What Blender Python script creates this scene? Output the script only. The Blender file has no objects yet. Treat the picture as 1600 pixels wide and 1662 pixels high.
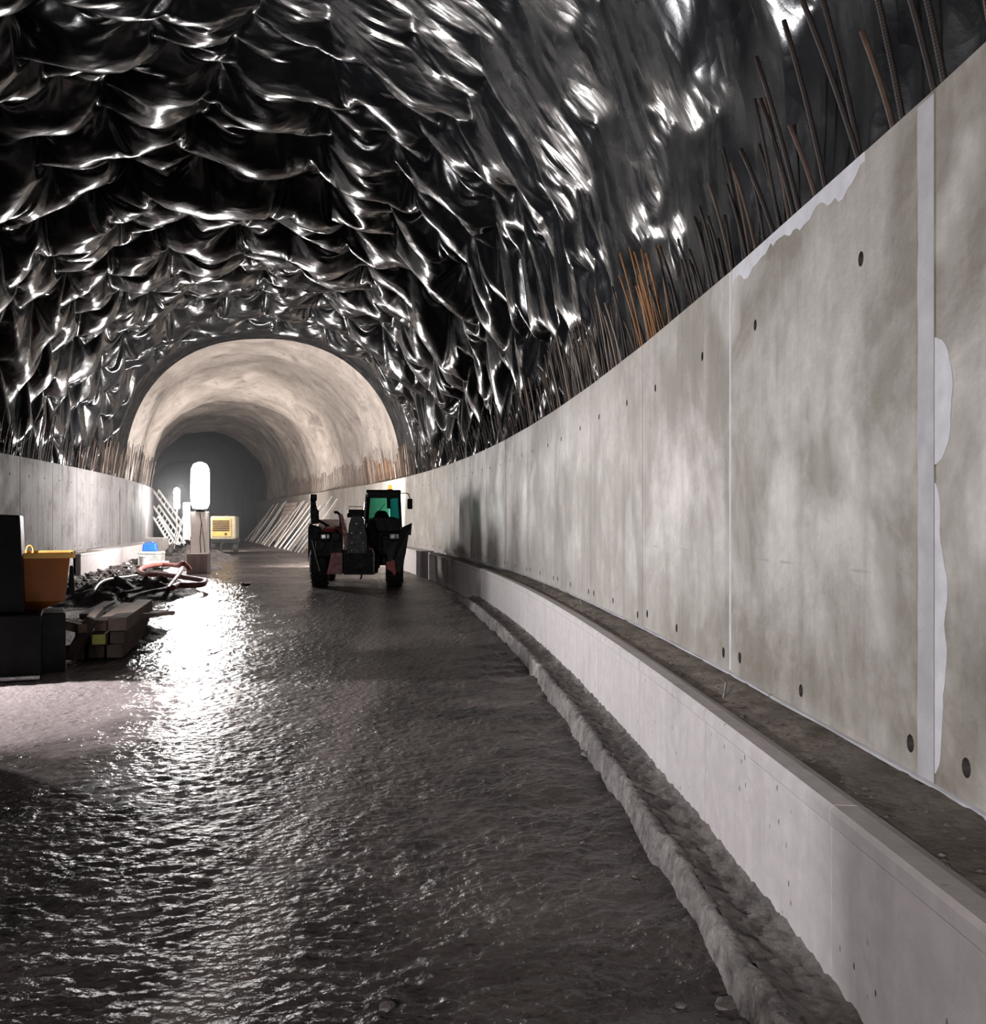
import bpy, bmesh, math, random
import numpy as np
from math import sin, cos, pi, radians, sqrt, atan2
from mathutils import Vector, Matrix

random.seed(7)
RNG = np.random.default_rng(11)
C = bpy.context.scene.collection

# ------------------------------------------------------------------ camera, world, light, exposure
EYE, HORIZON, F = 1.6, 850.0, 1600.0          # eye height in metres, horizon row and focal length for a 1600 x 1662 frame
cam_data = bpy.data.cameras.new('camera')
cam_data.sensor_fit = 'HORIZONTAL'
cam_data.sensor_width = 36.0
cam_data.lens = 36.0 * F / 1600.0
cam_data.shift_y = (HORIZON - 831.0) / 1600.0
cam_data.clip_start, cam_data.clip_end = 0.05, 400
cam = bpy.data.objects.new('camera', cam_data)
cam.location = (0, 0, EYE)
cam.rotation_euler = (radians(90), 0, 0)
C.objects.link(cam)
S = bpy.context.scene
S.camera = cam

world = bpy.data.worlds.new('world')
S.world = world
world.use_nodes = True
world.node_tree.nodes['Background'].inputs[0].default_value = (0.95, 0.93, 1.0, 1)
world.node_tree.nodes['Background'].inputs[1].default_value = 0.06

LAMP_STRENGTH = 260.0          # radiance of the balloon lamp's skin
SECOND_STRENGTH = 330.0
FLOOD_POWER = 720.0            # floodlight on a tripod, left of the frame
REAR_FILL_POWER = 130.0             # added fill lamp, unseen behind the viewpoint
DEEP_FILL_POWER = 1000.0            # warm fill lamp added out of sight behind the generator
VAULT_FILL_POWER = 1900.0           # warm lamp added unseen behind the telehandler to brighten the sprayed vault
S.view_settings.view_transform = 'Standard'
S.view_settings.look = 'None'
S.view_settings.gamma = 1.0
S.view_settings.use_curve_mapping = False
S.view_settings.exposure = 0.0
S.cycles.use_denoising = True
S.cycles.max_bounces = 5
S.cycles.diffuse_bounces = 3
S.cycles.adaptive_threshold = 0.02
S.cycles.sample_clamp_indirect = 6.0

# ------------------------------------------------------------------ the tunnel's own coordinates
PH0, RAD, GRADE, S_STRAIGHT = 0.007, 133.0, 0.0045, 44.0
CX, CY = 1.521 - RAD * cos(PH0), -RAD * sin(PH0)

def width(s):
    q = min(max(s, 0.0), 50.0) / 46.0
    return 9.8 * (1.084 - 0.198 * q * q)

def TR(s, off, z):
    """A point `off` metres inward from the right wall's face at station s."""
    s1 = min(s, S_STRAIGHT)
    ph = PH0 + s1 / RAD
    x, y, e = CX + RAD * cos(ph), CY + RAD * sin(ph), s - s1
    return Vector((x - sin(ph) * e - cos(ph) * off, y + cos(ph) * e - sin(ph) * off, z + GRADE * s))

def TL(s, off, z):
    return TR(s, width(s) - off, z)

def TC(s, t, z):
    """t runs from -4.9 (left face) to 4.9 (right face)."""
    return TR(s, (4.9 - t) * width(s) / 9.8, z)

def TCv(s, t, z):
    s = np.asarray(s, float)
    s1 = np.minimum(s, S_STRAIGHT)
    ph = PH0 + s1 / RAD
    e = s - s1
    q = np.clip(s, 0, 50) / 46.0
    w = (4.9 - t) * (1.084 - 0.198 * q * q)
    x = CX + RAD * np.cos(ph) - np.sin(ph) * e - np.cos(ph) * w
    y = CY + RAD * np.sin(ph) + np.cos(ph) * e - np.sin(ph) * w
    return np.stack([x, y, z + GRADE * s], -1)

def heading(s):
    return PH0 + min(s, S_STRAIGHT) / RAD

def ground(px, py, z=0.0):
    """Where the line of sight through (px, py) meets height z above the sloping floor."""
    y = F * (EYE - z) / (py - HORIZON)
    for _ in range(6):
        y = F * (EYE - z - GRADE * y) / (py - HORIZON)
    return Vector(((px - 800) / F * y, y, z + GRADE * y))

# ------------------------------------------------------------------ numpy noise
_T = RNG.permutation(256)
_T = np.concatenate([_T, _T, _T])
_GA = RNG.random(256) * 2 * np.pi
_GX, _GY = np.cos(_GA), np.sin(_GA)

def pnoise(x, y, seed=0):
    x = np.asarray(x, float) + seed * 17.31
    y = np.asarray(y, float) + seed * 9.73
    xi, yi = np.floor(x).astype(int), np.floor(y).astype(int)
    xf, yf = x - xi, y - yi
    xi &= 255; yi &= 255
    u, v = xf * xf * xf * (xf * (xf * 6 - 15) + 10), yf * yf * yf * (yf * (yf * 6 - 15) + 10)
    def g(i, j):
        h = _T[_T[xi + i] + yi + j]
        return _GX[h] * (xf - i) + _GY[h] * (yf - j)
    a, b, c, d = g(0, 0), g(1, 0), g(0, 1), g(1, 1)
    return 1.45 * ((a + u * (b - a)) * (1 - v) + (c + u * (d - c)) * v)

def fbm(x, y, octaves=4, seed=0, gain=0.5):
    r, a = 0.0, 1.0
    for k in range(octaves):
        r = r + a * pnoise(x * 2 ** k, y * 2 ** k, seed + k * 3)
        a *= gain
    return r

def sstep(a, b, x):
    q = np.clip((x - a) / (b - a), 0, 1)
    return q * q * (3 - 2 * q)

# ------------------------------------------------------------------ materials
class Nodes:
    def __init__(self, name):
        self.m = bpy.data.materials.new(name)
        self.m.use_nodes = True
        self.t = self.m.node_tree
        self.b = self.t.nodes['Principled BSDF']
        self.out = self.t.nodes['Material Output']
    def put(self, sock, v):
        if isinstance(v, bpy.types.NodeSocket):
            self.t.links.new(v, sock)
        elif v is not None:
            if hasattr(sock.default_value, '__len__'):
                n = len(sock.default_value)
                sock.default_value = tuple(v)[:n] if len(v) >= n else tuple(v) + (1.0,) * (n - len(v))
            else:
                sock.default_value = v
    def n(self, kind, ins=None, **attrs):
        nd = self.t.nodes.new('ShaderNode' + kind)
        for k, v in attrs.items():
            setattr(nd, k, v)
        for k, v in (ins or {}).items():
            self.put(nd.inputs[k], v)
        return nd
    def obj(self):
        return self.n('TexCoord').outputs['Object']
    def uv(self):
        return self.n('TexCoord').outputs['UV']
    def scale(self, vec, sc):
        return self.n('Mapping', {'Vector': vec, 'Scale': sc}).outputs[0]
    def noise(self, vec, scale, detail=4, rough=0.55, dist=0.0):
        return self.n('TexNoise', {'Vector': vec, 'Scale': scale, 'Detail': detail, 'Roughness': rough, 'Distortion': dist}).outputs['Fac']
    def ramp(self, fac, *stops):
        r = self.n('ValToRGB', {'Fac': fac})
        e = r.color_ramp.elements
        while len(e) < len(stops):
            e.new(0.5)
        for el, (p, c) in zip(e, stops):
            el.position = p
            el.color = (c, c, c, 1) if not hasattr(c, '__len__') else tuple(c) + (1,)
        return r.outputs['Color']
    def mix(self, fac, a, b, mode='MIX'):
        m = self.n('Mix', data_type='RGBA', blend_type=mode)
        self.put(m.inputs[0], fac); self.put(m.inputs[6], a); self.put(m.inputs[7], b)
        return m.outputs[2]
    def math(self, op, a, b=None, c=None):
        m = self.n('Math', operation=op)
        self.put(m.inputs[0], a); self.put(m.inputs[1], b); self.put(m.inputs[2], c)
        return m.outputs[0]
    def sep(self, vec):
        return self.n('SeparateXYZ', {0: vec}).outputs
    def bump(self, h, strength, dist, normal=None):
        b = self.n('Bump', {'Height': h, 'Strength': strength, 'Distance': dist})
        if normal is not None:
            self.put(b.inputs['Normal'], normal)
        return b.outputs[0]
    def set(self, **kw):
        for k, v in kw.items():
            self.put(self.b.inputs[k.replace('_', ' ')], v)
        return self.m

def plain(name, col, rough=0.5, metal=0.0, grime=0.25, scale=6.0, bump=0.0, spec=0.5):
    """A painted, plastic, timber or steel surface with uneven grime and gloss."""
    N = Nodes(name)
    o = N.obj()
    f = N.noise(o, scale, 5, 0.6)
    dark = tuple(c * (1 - grime) for c in col)
    light = tuple(min(1, c * (1 + grime * 0.5)) for c in col)
    N.set(Base_Color=N.ramp(f, (0.35, dark), (0.68, light)), Metallic=metal,
          Roughness=N.ramp(N.noise(o, scale * 2.3, 3), (0.3, max(0.03, rough - 0.12)), (0.7, min(1, rough + 0.12))),
          Specular_IOR_Level=spec)
    if bump:
        N.set(Normal=N.bump(N.noise(o, scale * 8, 5), 0.5, bump))
    return N.m

def emitter(name, col, strength):
    N = Nodes(name)
    return N.set(Base_Color=(0.8, 0.8, 0.8), Emission_Color=col, Emission_Strength=strength)

M = {}
# glossy black waterproofing sheet; UV holds metres along the tunnel and metres round the vault
N = Nodes('membrane')
o = N.obj(); uv = N.uv()
f = N.noise(o, 1.1, 4)
N.set(Base_Color=N.ramp(f, (0.3, (0.0035, 0.004, 0.005)), (0.75, (0.009, 0.010, 0.012))),
      Roughness=N.ramp(N.noise(o, 2.3, 5), (0.3, 0.17), (0.7, 0.31)), IOR=1.74)
n1 = N.noise(N.scale(uv, (2.0, 0.9, 1)), 1.0, 1, 0.4, 0.5)
ridge = N.math('SUBTRACT', 1.0, N.math('ABSOLUTE', N.math('MULTIPLY_ADD', n1, 4.0, -2.0)))
n2 = N.noise(N.scale(uv, (4.6, 2.4, 1)), 1.0, 1, 0.4, 0.4)
ridge2 = N.math('ABSOLUTE', N.math('MULTIPLY_ADD', n2, 4.0, -2.0))
warp = N.n('VectorMath', {0: uv, 1: N.n('VectorMath', {0: N.n('TexNoise', {'Vector': uv, 'Scale': 1.6, 'Detail': 2.0}).outputs['Color'], 1: (0.5, 0.5, 0.5)}, operation='MULTIPLY').outputs[0]}, operation='ADD').outputs[0]
c1 = N.n('TexVoronoi', {'Vector': N.scale(warp, (1.9, 1.0, 1)), 'Scale': 1.0}).outputs['Distance']
c2 = N.n('TexVoronoi', {'Vector': N.scale(warp, (4.6, 2.6, 1)), 'Scale': 1.0}).outputs['Distance']
h = N.math('ADD', N.math('MULTIPLY', ridge, 0.25), N.math('MULTIPLY', ridge2, -0.12))
h = N.math('ADD', h, N.math('ADD', N.math('MULTIPLY', c1, 0.75), N.math('MULTIPLY', c2, 0.40)))
N.set(Normal=N.bump(N.noise(o, 45.0, 3), 0.06, 0.01, N.bump(h, 0.55, 0.06)))
M['membrane'] = N.m

def concrete(name, base, stain, pale, streak=1.0, rough=0.5, holes=0.0, stain_lo=0.50, bump=0.004, fade=None, spec=0.5):
    """Shuttered concrete; the UV map holds metres along the wall and metres up."""
    N = Nodes(name)
    uv = N.uv()
    big = N.noise(N.scale(uv, (1.0, 0.9, 1)), 1.0, 9, 0.66, 0.25)
    fine = N.noise(uv, 9.0, 6, 0.65)
    st = N.noise(N.scale(uv, (7.0, 0.35, 1)), 1.0, 4, 0.6, 0.3)
    st2 = N.noise(N.scale(uv, (2.2, 0.25, 1)), 1.3, 3, 0.5)
    amount = N.ramp(big, (stain_lo, 0.0), (stain_lo + 0.15, 0.9))
    if fade:                                   # weathering is heavier on the first panels
        amount = N.math('MULTIPLY', amount, N.n('MapRange', {0: N.sep(uv)[0], 1: fade[0], 2: fade[1], 3: 1.0, 4: 0.35}).outputs[0])
        band = N.math('ABSOLUTE', N.math('SUBTRACT', N.sep(uv)[1], 1.40))
        gate = N.ramp(N.noise(uv, 3.0, 3), (0.48, 0.0), (0.6, 0.6))
        amount = N.math('MAXIMUM', amount, N.math('MULTIPLY', gate, N.math('LESS_THAN', band, 0.006)))
    col = N.mix(amount, base, stain)
    col = N.mix(N.ramp(N.noise(N.scale(uv, (1.1, 0.8, 1)), 1.35, 3, 0.5, 0.4), (0.55, 0.0), (0.68, 0.7)), col, pale)
    col = N.mix(N.math('MULTIPLY', N.ramp(st, (0.50, 0.0), (0.78, 0.75)), streak), col, tuple(c * 0.5 for c in stain))
    col = N.mix(N.math('MULTIPLY', N.ramp(st2, (0.52, 0.0), (0.75, 0.45)), streak), col, tuple(c * 1.22 for c in pale))
    col = N.mix(N.ramp(fine, (0.42, 0.35), (0.62, 0.0)), col, tuple(c * 0.62 for c in base))
    h = N.noise(uv, 26.0, 6, 0.6)
    if holes:
        v = N.n('TexVoronoi', {'Vector': N.scale(uv, (1, 0.55, 1)), 'Scale': 17.0, 'Randomness': 1.0})
        gate = N.ramp(N.noise(uv, 2.4, 2), (0.50, 0.0), (0.58, 1.0))
        pit = N.math('MULTIPLY', N.ramp(v.outputs['Distance'], (0.085, 1.0), (0.13, 0.0)), gate)
        col = N.mix(N.math('MULTIPLY', pit, holes), col, (0.05, 0.04, 0.04))
        h = N.math('SUBTRACT', h, pit)
    N.set(Base_Color=col, Roughness=N.ramp(big, (0.35, rough - 0.1), (0.7, rough + 0.15)),
          Normal=N.bump(h, 0.5, bump), Specular_IOR_Level=spec)
    return N.m

M['wall'] = concrete('wall_concrete', (0.340, 0.308, 0.278), (0.120, 0.096, 0.062), (0.455, 0.43, 0.40), 0.6, 0.55, stain_lo=0.415, fade=(5.0, 9.0))
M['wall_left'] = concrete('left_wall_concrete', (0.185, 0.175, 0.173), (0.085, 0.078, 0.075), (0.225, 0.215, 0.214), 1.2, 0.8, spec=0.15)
M['ledge'] = concrete('ledge_concrete', (0.50, 0.455, 0.45), (0.38, 0.34, 0.33), (0.54, 0.50, 0.495), 0.4, 0.6, 0.9, 0.55)
M['block'] = concrete('block_concrete', (0.40, 0.36, 0.34), (0.26, 0.22, 0.20), (0.46, 0.43, 0.41), 0.6, 0.7, 0.5)
M['plaster'] = plain('plaster', (0.50, 0.49, 0.52), 0.7, 0, 0.14, 9, 0.004)
M['grout'] = plain('grout', (0.36, 0.35, 0.365), 0.7, 0, 0.18, 5, 0.004)
M['hole'] = plain('tie_hole_dark', (0.035, 0.028, 0.024), 0.8)

def dirt(name, a, b, rough, bump=0.02, sc=7.0):
    N = Nodes(name)
    o = N.obj()
    f = N.noise(o, sc, 7, 0.7)
    g = N.noise(o, 0.9, 4, 0.6)
    col = N.mix(N.ramp(f, (0.36, 0.0), (0.66, 1.0)), a, b)
    col = N.mix(N.ramp(g, (0.42, 0.0), (0.62, 0.6)), col, tuple(c * 0.55 for c in a))
    v = N.n('TexVoronoi', {'Vector': o, 'Scale': sc * 5}).outputs['Distance']
    N.set(Base_Color=col, Roughness=N.ramp(N.noise(o, 3.0, 4), (0.35, rough - 0.2), (0.65, rough + 0.15)),
          Normal=N.bump(N.math('ADD', N.noise(o, sc * 4, 8, 0.7), N.math('MULTIPLY', v, -0.5)), 0.8, bump))
    return N.m

M['dirt'] = dirt('ledge_dirt', (0.105, 0.084, 0.066), (0.27, 0.22, 0.178), 0.8)
M['gutter_dirt'] = dirt('gutter_dirt', (0.055, 0.045, 0.040), (0.17, 0.14, 0.125), 0.6)
M['curb'] = dirt('curb_concrete', (0.085, 0.070, 0.064), (0.40, 0.35, 0.335), 0.7, 0.04, 9.0)
M['rubble'] = dirt('rubble', (0.05, 0.042, 0.040), (0.17, 0.145, 0.135), 0.75, 0.08, 4.0)

# wet trodden mud
N = Nodes('mud')
o = N.obj()
wet = N.noise(N.scale(o, (1.0, 0.55, 1)), 0.55, 5, 0.6, 0.8)
fine = N.math('ADD', N.noise(o, 15.0, 3, 0.5, 0.3), N.math('MULTIPLY', N.noise(o, 38.0, 2, 0.5), 0.35))
col = N.mix(N.ramp(N.noise(o, 2.4, 6, 0.65), (0.35, 0.0), (0.65, 1.0)), (0.018, 0.015, 0.014), (0.058, 0.047, 0.043))
col = N.mix(N.ramp(wet, (0.44, 0.0), (0.60, 0.6)), col, (0.125, 0.102, 0.096))
# a smooth wheel track, and paler mud by the pump, lifting the floodlit strip in its colour
ft = N.sep(N.uv())[1]
trk = N.math('ABSOLUTE', N.math('SUBTRACT', N.math('MULTIPLY_ADD', N.noise(o, 1.2, 4, 0.6), 0.22, ft), 2.78))
col = N.mix(N.ramp(trk, (0.07, 0.75), (0.20, 0.0)), col, (0.13, 0.105, 0.10))
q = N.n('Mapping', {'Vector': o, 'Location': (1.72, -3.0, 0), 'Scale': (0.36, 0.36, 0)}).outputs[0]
lit_tongue = N.math('ADD', N.n('VectorMath', {0: q}, operation='LENGTH').outputs['Value'], N.math('MULTIPLY_ADD', N.noise(o, 1.3, 5, 0.6), 0.8, -0.4))
lit_tongue = N.ramp(lit_tongue, (0.55, 1.0), (0.95, 0.0))
col = N.mix(lit_tongue, col, (0.36, 0.30, 0.29))
v = N.n('TexVoronoi', {'Vector': N.n('Mapping', {'Vector': o, 'Scale': (0.75, 1.0, 1)}).outputs[0], 'Scale': 30.0}, feature='SMOOTH_F1').outputs['Distance']
grit = N.ramp(N.noise(o, 1.6, 4), (0.36, 0.35), (0.6, 1.0))
h = N.math('MULTIPLY', N.math('ADD', fine, N.math('MULTIPLY', v, -0.5)), grit)
# water stands between the wheel tracks on the lamp's side; toward the kerb the mud is only damp
side = N.math('MULTIPLY_ADD', N.noise(o, 0.7, 5, 0.6), 3.0, N.math('ADD', ft, -1.5))
damp = N.ramp(N.math('MULTIPLY_ADD', side, 0.2, 0.3), (0.34, 0.0), (0.72, 1.0))
film = N.ramp(N.noise(o, 21.0, 4, 0.6), (0.42, 0.04), (0.68, 0.13))
film = N.math('MULTIPLY_ADD', damp, 0.34, film)
N.set(Base_Color=col, Roughness=film, IOR=1.45, Specular_IOR_Level=0.5,
      Normal=N.bump(h, N.math('MULTIPLY_ADD', damp, 0.25, 0.70), 0.030))
M['mud'] = N.m

# sprayed concrete of the unlined vault
N = Nodes('shotcrete')
o = N.obj()
f = N.noise(o, 0.45, 6, 0.62, 0.8)
g = N.noise(o, 2.6, 6, 0.65)
col = N.mix(N.ramp(f, (0.38, 0.0), (0.62, 1.0)), (0.34, 0.295, 0.265), (0.54, 0.48, 0.44))
col = N.mix(N.ramp(g, (0.54, 0.0), (0.72, 0.7)), col, (0.20, 0.155, 0.13))
col = N.mix(N.ramp(N.noise(o, 0.9, 3, 0.5, 0.5), (0.60, 0.0), (0.72, 0.7)), col, (0.16, 0.125, 0.11))
N.set(Base_Color=col, Roughness=0.85, Normal=N.bump(N.noise(o, 1.3, 9, 0.66), 1.0, 0.16))
M['shotcrete'] = N.m
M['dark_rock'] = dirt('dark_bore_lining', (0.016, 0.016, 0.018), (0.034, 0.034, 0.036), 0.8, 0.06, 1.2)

def rust(name, a, b):
    N = Nodes(name)
    o = N.obj()
    f = N.noise(N.scale(o, (1, 1, 0.6)), 6.0, 5, 0.7)
    rib = N.n('TexWave', {'Vector': o, 'Scale': 30.0, 'Distortion': 0.0}, bands_direction='Z').outputs['Fac']
    return N.set(Base_Color=N.ramp(f, (0.35, a), (0.68, b)), Metallic=0.25, Roughness=0.62, Normal=N.bump(rib, 0.5, 0.002))
M['rust_dark'] = rust('rebar_dark', (0.010, 0.008, 0.007), (0.034, 0.021, 0.015))
M['rust_brown'] = rust('rebar_brown', (0.045, 0.028, 0.020), (0.13, 0.078, 0.052))
M['rust_orange'] = rust('rebar_orange', (0.16, 0.070, 0.026), (0.36, 0.165, 0.055))
M['rust_pale'] = rust('rebar_pale', (0.16, 0.125, 0.105), (0.34, 0.27, 0.225))

M['black'] = plain('black_paint', (0.008, 0.0085, 0.0085), 0.45, 0.0, 0.3, spec=0.12)
M['rubber'] = plain('tyre_rubber', (0.022, 0.021, 0.020), 0.75, 0, 0.3, 12, 0.004)
M['dark_steel'] = plain('dark_steel', (0.030, 0.031, 0.031), 0.5, 0.2, 0.35, spec=0.2)
M['grey_paint'] = plain('grey_paint', (0.052, 0.055, 0.054), 0.5, 0.1, 0.35)
M['grey_box'] = plain('grey_box', (0.022, 0.025, 0.026), 0.45, 0.0, 0.25, 3, spec=0.15)
M['silver'] = plain('silver', (0.55, 0.55, 0.55), 0.3, 0.9, 0.2)
M['red'] = plain('red_paint', (0.30, 0.030, 0.036), 0.36, 0.0, 0.35)
M['red_plastic'] = plain('red_plastic', (0.52, 0.085, 0.075), 0.5, 0, 0.2)
M['orange'] = plain('orange_paint', (0.30, 0.095, 0.008), 0.42, 0.0, 0.22, 4)
M['lit_lip'] = plain('lit_rim_paint', (0.85, 0.52, 0.14), 0.45, 0, 0.15)  # lamplight on the hopper's rim, put into its colour
M['gen_yellow'] = plain('dusty_yellow_paint', (0.50, 0.29, 0.06), 0.5, 0.0, 0.25)
M['gen_grey'] = plain('dusty_grey_cover', (0.33, 0.28, 0.19), 0.6, 0, 0.3)
M['timber'] = plain('old_timber', (0.085, 0.056, 0.045), 0.75, 0, 0.4, 5, 0.006)
M['timber_pale'] = plain('pale_timber', (0.21, 0.145, 0.115), 0.75, 0, 0.35, 5, 0.006)
M['timber_yellow'] = plain('yellow_marked_end', (0.34, 0.34, 0.07), 0.7, 0, 0.25, 9)
M['hose_red'] = plain('red_hose', (0.40, 0.135, 0.115), 0.55, 0, 0.3, 3)
M['hose_white'] = plain('white_hose', (0.70, 0.70, 0.68), 0.45, 0, 0.2)
M['hose_dark'] = plain('dark_hose', (0.05, 0.045, 0.044), 0.75, 0, 0.3, spec=0.2)
M['blue'] = plain('blue_plastic', (0.020, 0.13, 0.48), 0.4, 0, 0.2)
M['white_plastic'] = plain('white_plastic', (0.62, 0.60, 0.58), 0.5, 0, 0.2)
M['crate'] = plain('grey_crate', (0.40, 0.40, 0.38), 0.55, 0, 0.25)
M['pole_white'] = plain('white_steel', (0.62, 0.60, 0.58), 0.45, 0.2, 0.25)
M['pillar'] = plain('dusty_mast_glow', (0.46, 0.39, 0.36), 0.7, 0, 0.2, 3, 0.01)
pb = M['pillar'].node_tree.nodes['Principled BSDF']          # faint glow added to the mast cover so it looks lamplit
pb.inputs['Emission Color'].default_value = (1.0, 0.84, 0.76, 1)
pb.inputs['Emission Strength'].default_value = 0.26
M['stone'] = plain('stone', (0.13, 0.112, 0.102), 0.6, 0, 0.4, 8, 0.01)
M['amber'] = emitter('amber_beacon', (1.0, 0.22, 0.02), 3.0)
M['lens'] = plain('headlamp_lens', (0.75, 0.77, 0.75), 0.15, 0.6, 0.3, 30)
N = Nodes('tinted_glass')
gl = N.n('BsdfGlossy', {'Color': (0.75, 0.95, 0.92), 'Roughness': 0.04})
tr = N.n('BsdfTransparent', {'Color': (0.46, 0.72, 0.64)})
fr = N.n('Fresnel', {'IOR': 1.5})
mx = N.n('MixShader', {0: fr.outputs[0], 1: tr.outputs[0], 2: gl.outputs[0]})
N.t.links.new(mx.outputs[0], N.out.inputs['Surface'])
M['glass'] = N.m
N = Nodes('teal_glass')
gl = N.n('BsdfGlossy', {'Color': (0.10, 0.75, 0.70), 'Roughness': 0.12})
tr = N.n('BsdfTransparent', {'Color': (0.04, 0.28, 0.30)})
mx = N.n('MixShader', {0: 0.25, 1: tr.outputs[0], 2: gl.outputs[0]})
N.t.links.new(mx.outputs[0], N.out.inputs['Surface'])
M['teal_glass'] = N.m
M['lamp_skin'] = emitter('lamp_skin', (1.0, 0.955, 0.93), LAMP_STRENGTH)
M['lamp_far'] = emitter('far_lamp_skin', (1.0, 0.97, 0.95), SECOND_STRENGTH)

# ------------------------------------------------------------------ mesh helpers
class MB:
    """Collects boxes, bars, tubes, lathes and prisms into one mesh."""
    def __init__(self):
        self.bm = bmesh.new()
    def box(self, c, size, rot=None, bevel=0.0, taper=(1, 1)):
        sx, sy, sz = size[0] / 2, size[1] / 2, size[2] / 2
        vs = []
        for z, k in ((-sz, 1.0), (sz, None)):
            kx, ky = (1, 1) if k else taper
            for x, y in ((-sx, -sy), (sx, -sy), (sx, sy), (-sx, sy)):
                v = Vector((x * kx, y * ky, z))
                if rot is not None:
                    v = rot @ v
                vs.append(self.bm.verts.new(v + Vector(c)))
        fs = [self.bm.faces.new([vs[i] for i in q]) for q in
              ((3, 2, 1, 0), (4, 5, 6, 7), (0, 1, 5, 4), (1, 2, 6, 5), (2, 3, 7, 6), (3, 0, 4, 7))]
        if bevel:
            es = {e for f in fs for e in f.edges}
            bmesh.ops.bevel(self.bm, geom=list(es), offset=bevel, segments=2, affect='EDGES', profile=0.6)
        return self
    def tube(self, pts, r, n=8, caps=True):
        pts = [Vector(p) for p in pts]
        rr = r if hasattr(r, '__len__') else [r] * len(pts)
        rings, prev = [], None
        for i, p in enumerate(pts):
            d = (pts[min(i + 1, len(pts) - 1)] - pts[max(i - 1, 0)]).normalized()
            if prev is None:
                a = d.cross(Vector((0, 0, 1)) if abs(d.z) < 0.9 else Vector((1, 0, 0))).normalized()
            else:
                a = (prev - d * prev.dot(d)).normalized()
            prev = a
            b = d.cross(a)
            rings.append([self.bm.verts.new(p + (a * cos(2 * pi * k / n) + b * sin(2 * pi * k / n)) * rr[i]) for k in range(n)])
        for A, B in zip(rings, rings[1:]):
            for k in range(n):
                self.bm.faces.new((A[k], A[(k + 1) % n], B[(k + 1) % n], B[k]))
        if caps:
            self.bm.faces.new(rings[0][::-1]); self.bm.faces.new(rings[-1])
        return self
    def lathe(self, prof, c=(0, 0, 0), axis=(0, 0, 1), n=24):
        c, ax = Vector(c), Vector(axis).normalized()
        a = ax.cross(Vector((0, 0, 1)) if abs(ax.z) < 0.9 else Vector((1, 0, 0))).normalized()
        b = ax.cross(a)
        rings = [[self.bm.verts.new(c + ax * h + (a * cos(2 * pi * k / n) + b * sin(2 * pi * k / n)) * max(r, 1e-4)) for k in range(n)]
                 for r, h in prof]
        for A, B in zip(rings, rings[1:]):
            for k in range(n):
                self.bm.faces.new((A[k], A[(k + 1) % n], B[(k + 1) % n], B[k]))
        self.bm.faces.new(rings[0][::-1]); self.bm.faces.new(rings[-1])
        return self
    def prism(self, poly, depth, frame, bevel=0.0):
        """poly: 2D points; frame: function (u, v, w) -> point, w runs 0..depth."""
        lo = [self.bm.verts.new(frame(u, v, 0)) for u, v in poly]
        hi = [self.bm.verts.new(frame(u, v, depth)) for u, v in poly]
        n = len(poly)
        fs = [self.bm.faces.new(lo[::-1]), self.bm.faces.new(hi)]
        for i in range(n):
            fs.append(self.bm.faces.new((lo[i], lo[(i + 1) % n], hi[(i + 1) % n], hi[i])))
        if bevel:
            es = {e for f in fs for e in f.edges}
            bmesh.ops.bevel(self.bm, geom=list(es), offset=bevel, segments=2, affect='EDGES', profile=0.6)
        return self
    def build(self, name, m, parent=None, smooth=False):
        bmesh.ops.recalc_face_normals(self.bm, faces=self.bm.faces[:])
        me = bpy.data.meshes.new(name)
        self.bm.to_mesh(me); self.bm.free()
        for mm in (m if isinstance(m, (list, tuple)) else [m]):
            me.materials.append(mm)
        if smooth:
            me.shade_smooth()
            try:
                me.set_sharp_from_angle(angle=radians(40))
            except Exception:
                pass
        return link(name, me, parent)

def link(name, me, parent=None):
    o = bpy.data.objects.new(name, me)
    C.objects.link(o)
    if parent is not None:
        o.parent = parent
    return o

def tag(o, label=None, cat=None, group=None, kind=None):
    for k, v in (('label', label), ('category', cat), ('group', group), ('kind', kind)):
        if v:
            o[k] = v
    return o

def thing(name, label, cat, loc=(0, 0, 0), rz=0.0, group=None):
    o = bpy.data.objects.new(name, None)
    o.empty_display_size = 0.2
    C.objects.link(o)
    o.location = loc
    o.rotation_euler = (0, 0, rz)
    return tag(o, label, cat, group)

def grid_mesh(name, pos, m, uv=None, parent=None, flip=False, smooth=True):
    """pos: (rows, columns, 3)"""
    nr, nc = pos.shape[:2]
    me = bpy.data.meshes.new(name)
    idx = np.arange(nr * nc).reshape(nr, nc)
    q = np.stack([idx[:-1, :-1], idx[:-1, 1:], idx[1:, 1:], idx[1:, :-1]], -1).reshape(-1, 4)
    if flip:
        q = q[:, ::-1]
    me.vertices.add(nr * nc)
    me.vertices.foreach_set('co', np.ascontiguousarray(pos, dtype=np.float32).ravel())
    me.loops.add(q.size)
    me.loops.foreach_set('vertex_index', np.ascontiguousarray(q, dtype=np.int32).ravel())
    me.polygons.add(len(q))
    me.polygons.foreach_set('loop_start', np.arange(0, q.size, 4, dtype=np.int32))
    me.update(calc_edges=True)
    if uv is not None:
        l = me.uv_layers.new(name='UVMap')
        l.data.foreach_set('uv', np.ascontiguousarray(uv.reshape(-1, 2)[q.ravel()], dtype=np.float32).ravel())
    if smooth:
        me.shade_smooth()
    me.materials.append(m)
    me.validate()
    return link(name, me, parent)

def uv_from(ob, fn):
    """UV of every loop from fn(vertex position) -> (metres along, metres up)."""
    me = ob.data
    l = me.uv_layers.new(name='UVMap')
    for lp in me.loops:
        l.data[lp.index].uv = fn(me.vertices[lp.vertex_index].co)

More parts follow.
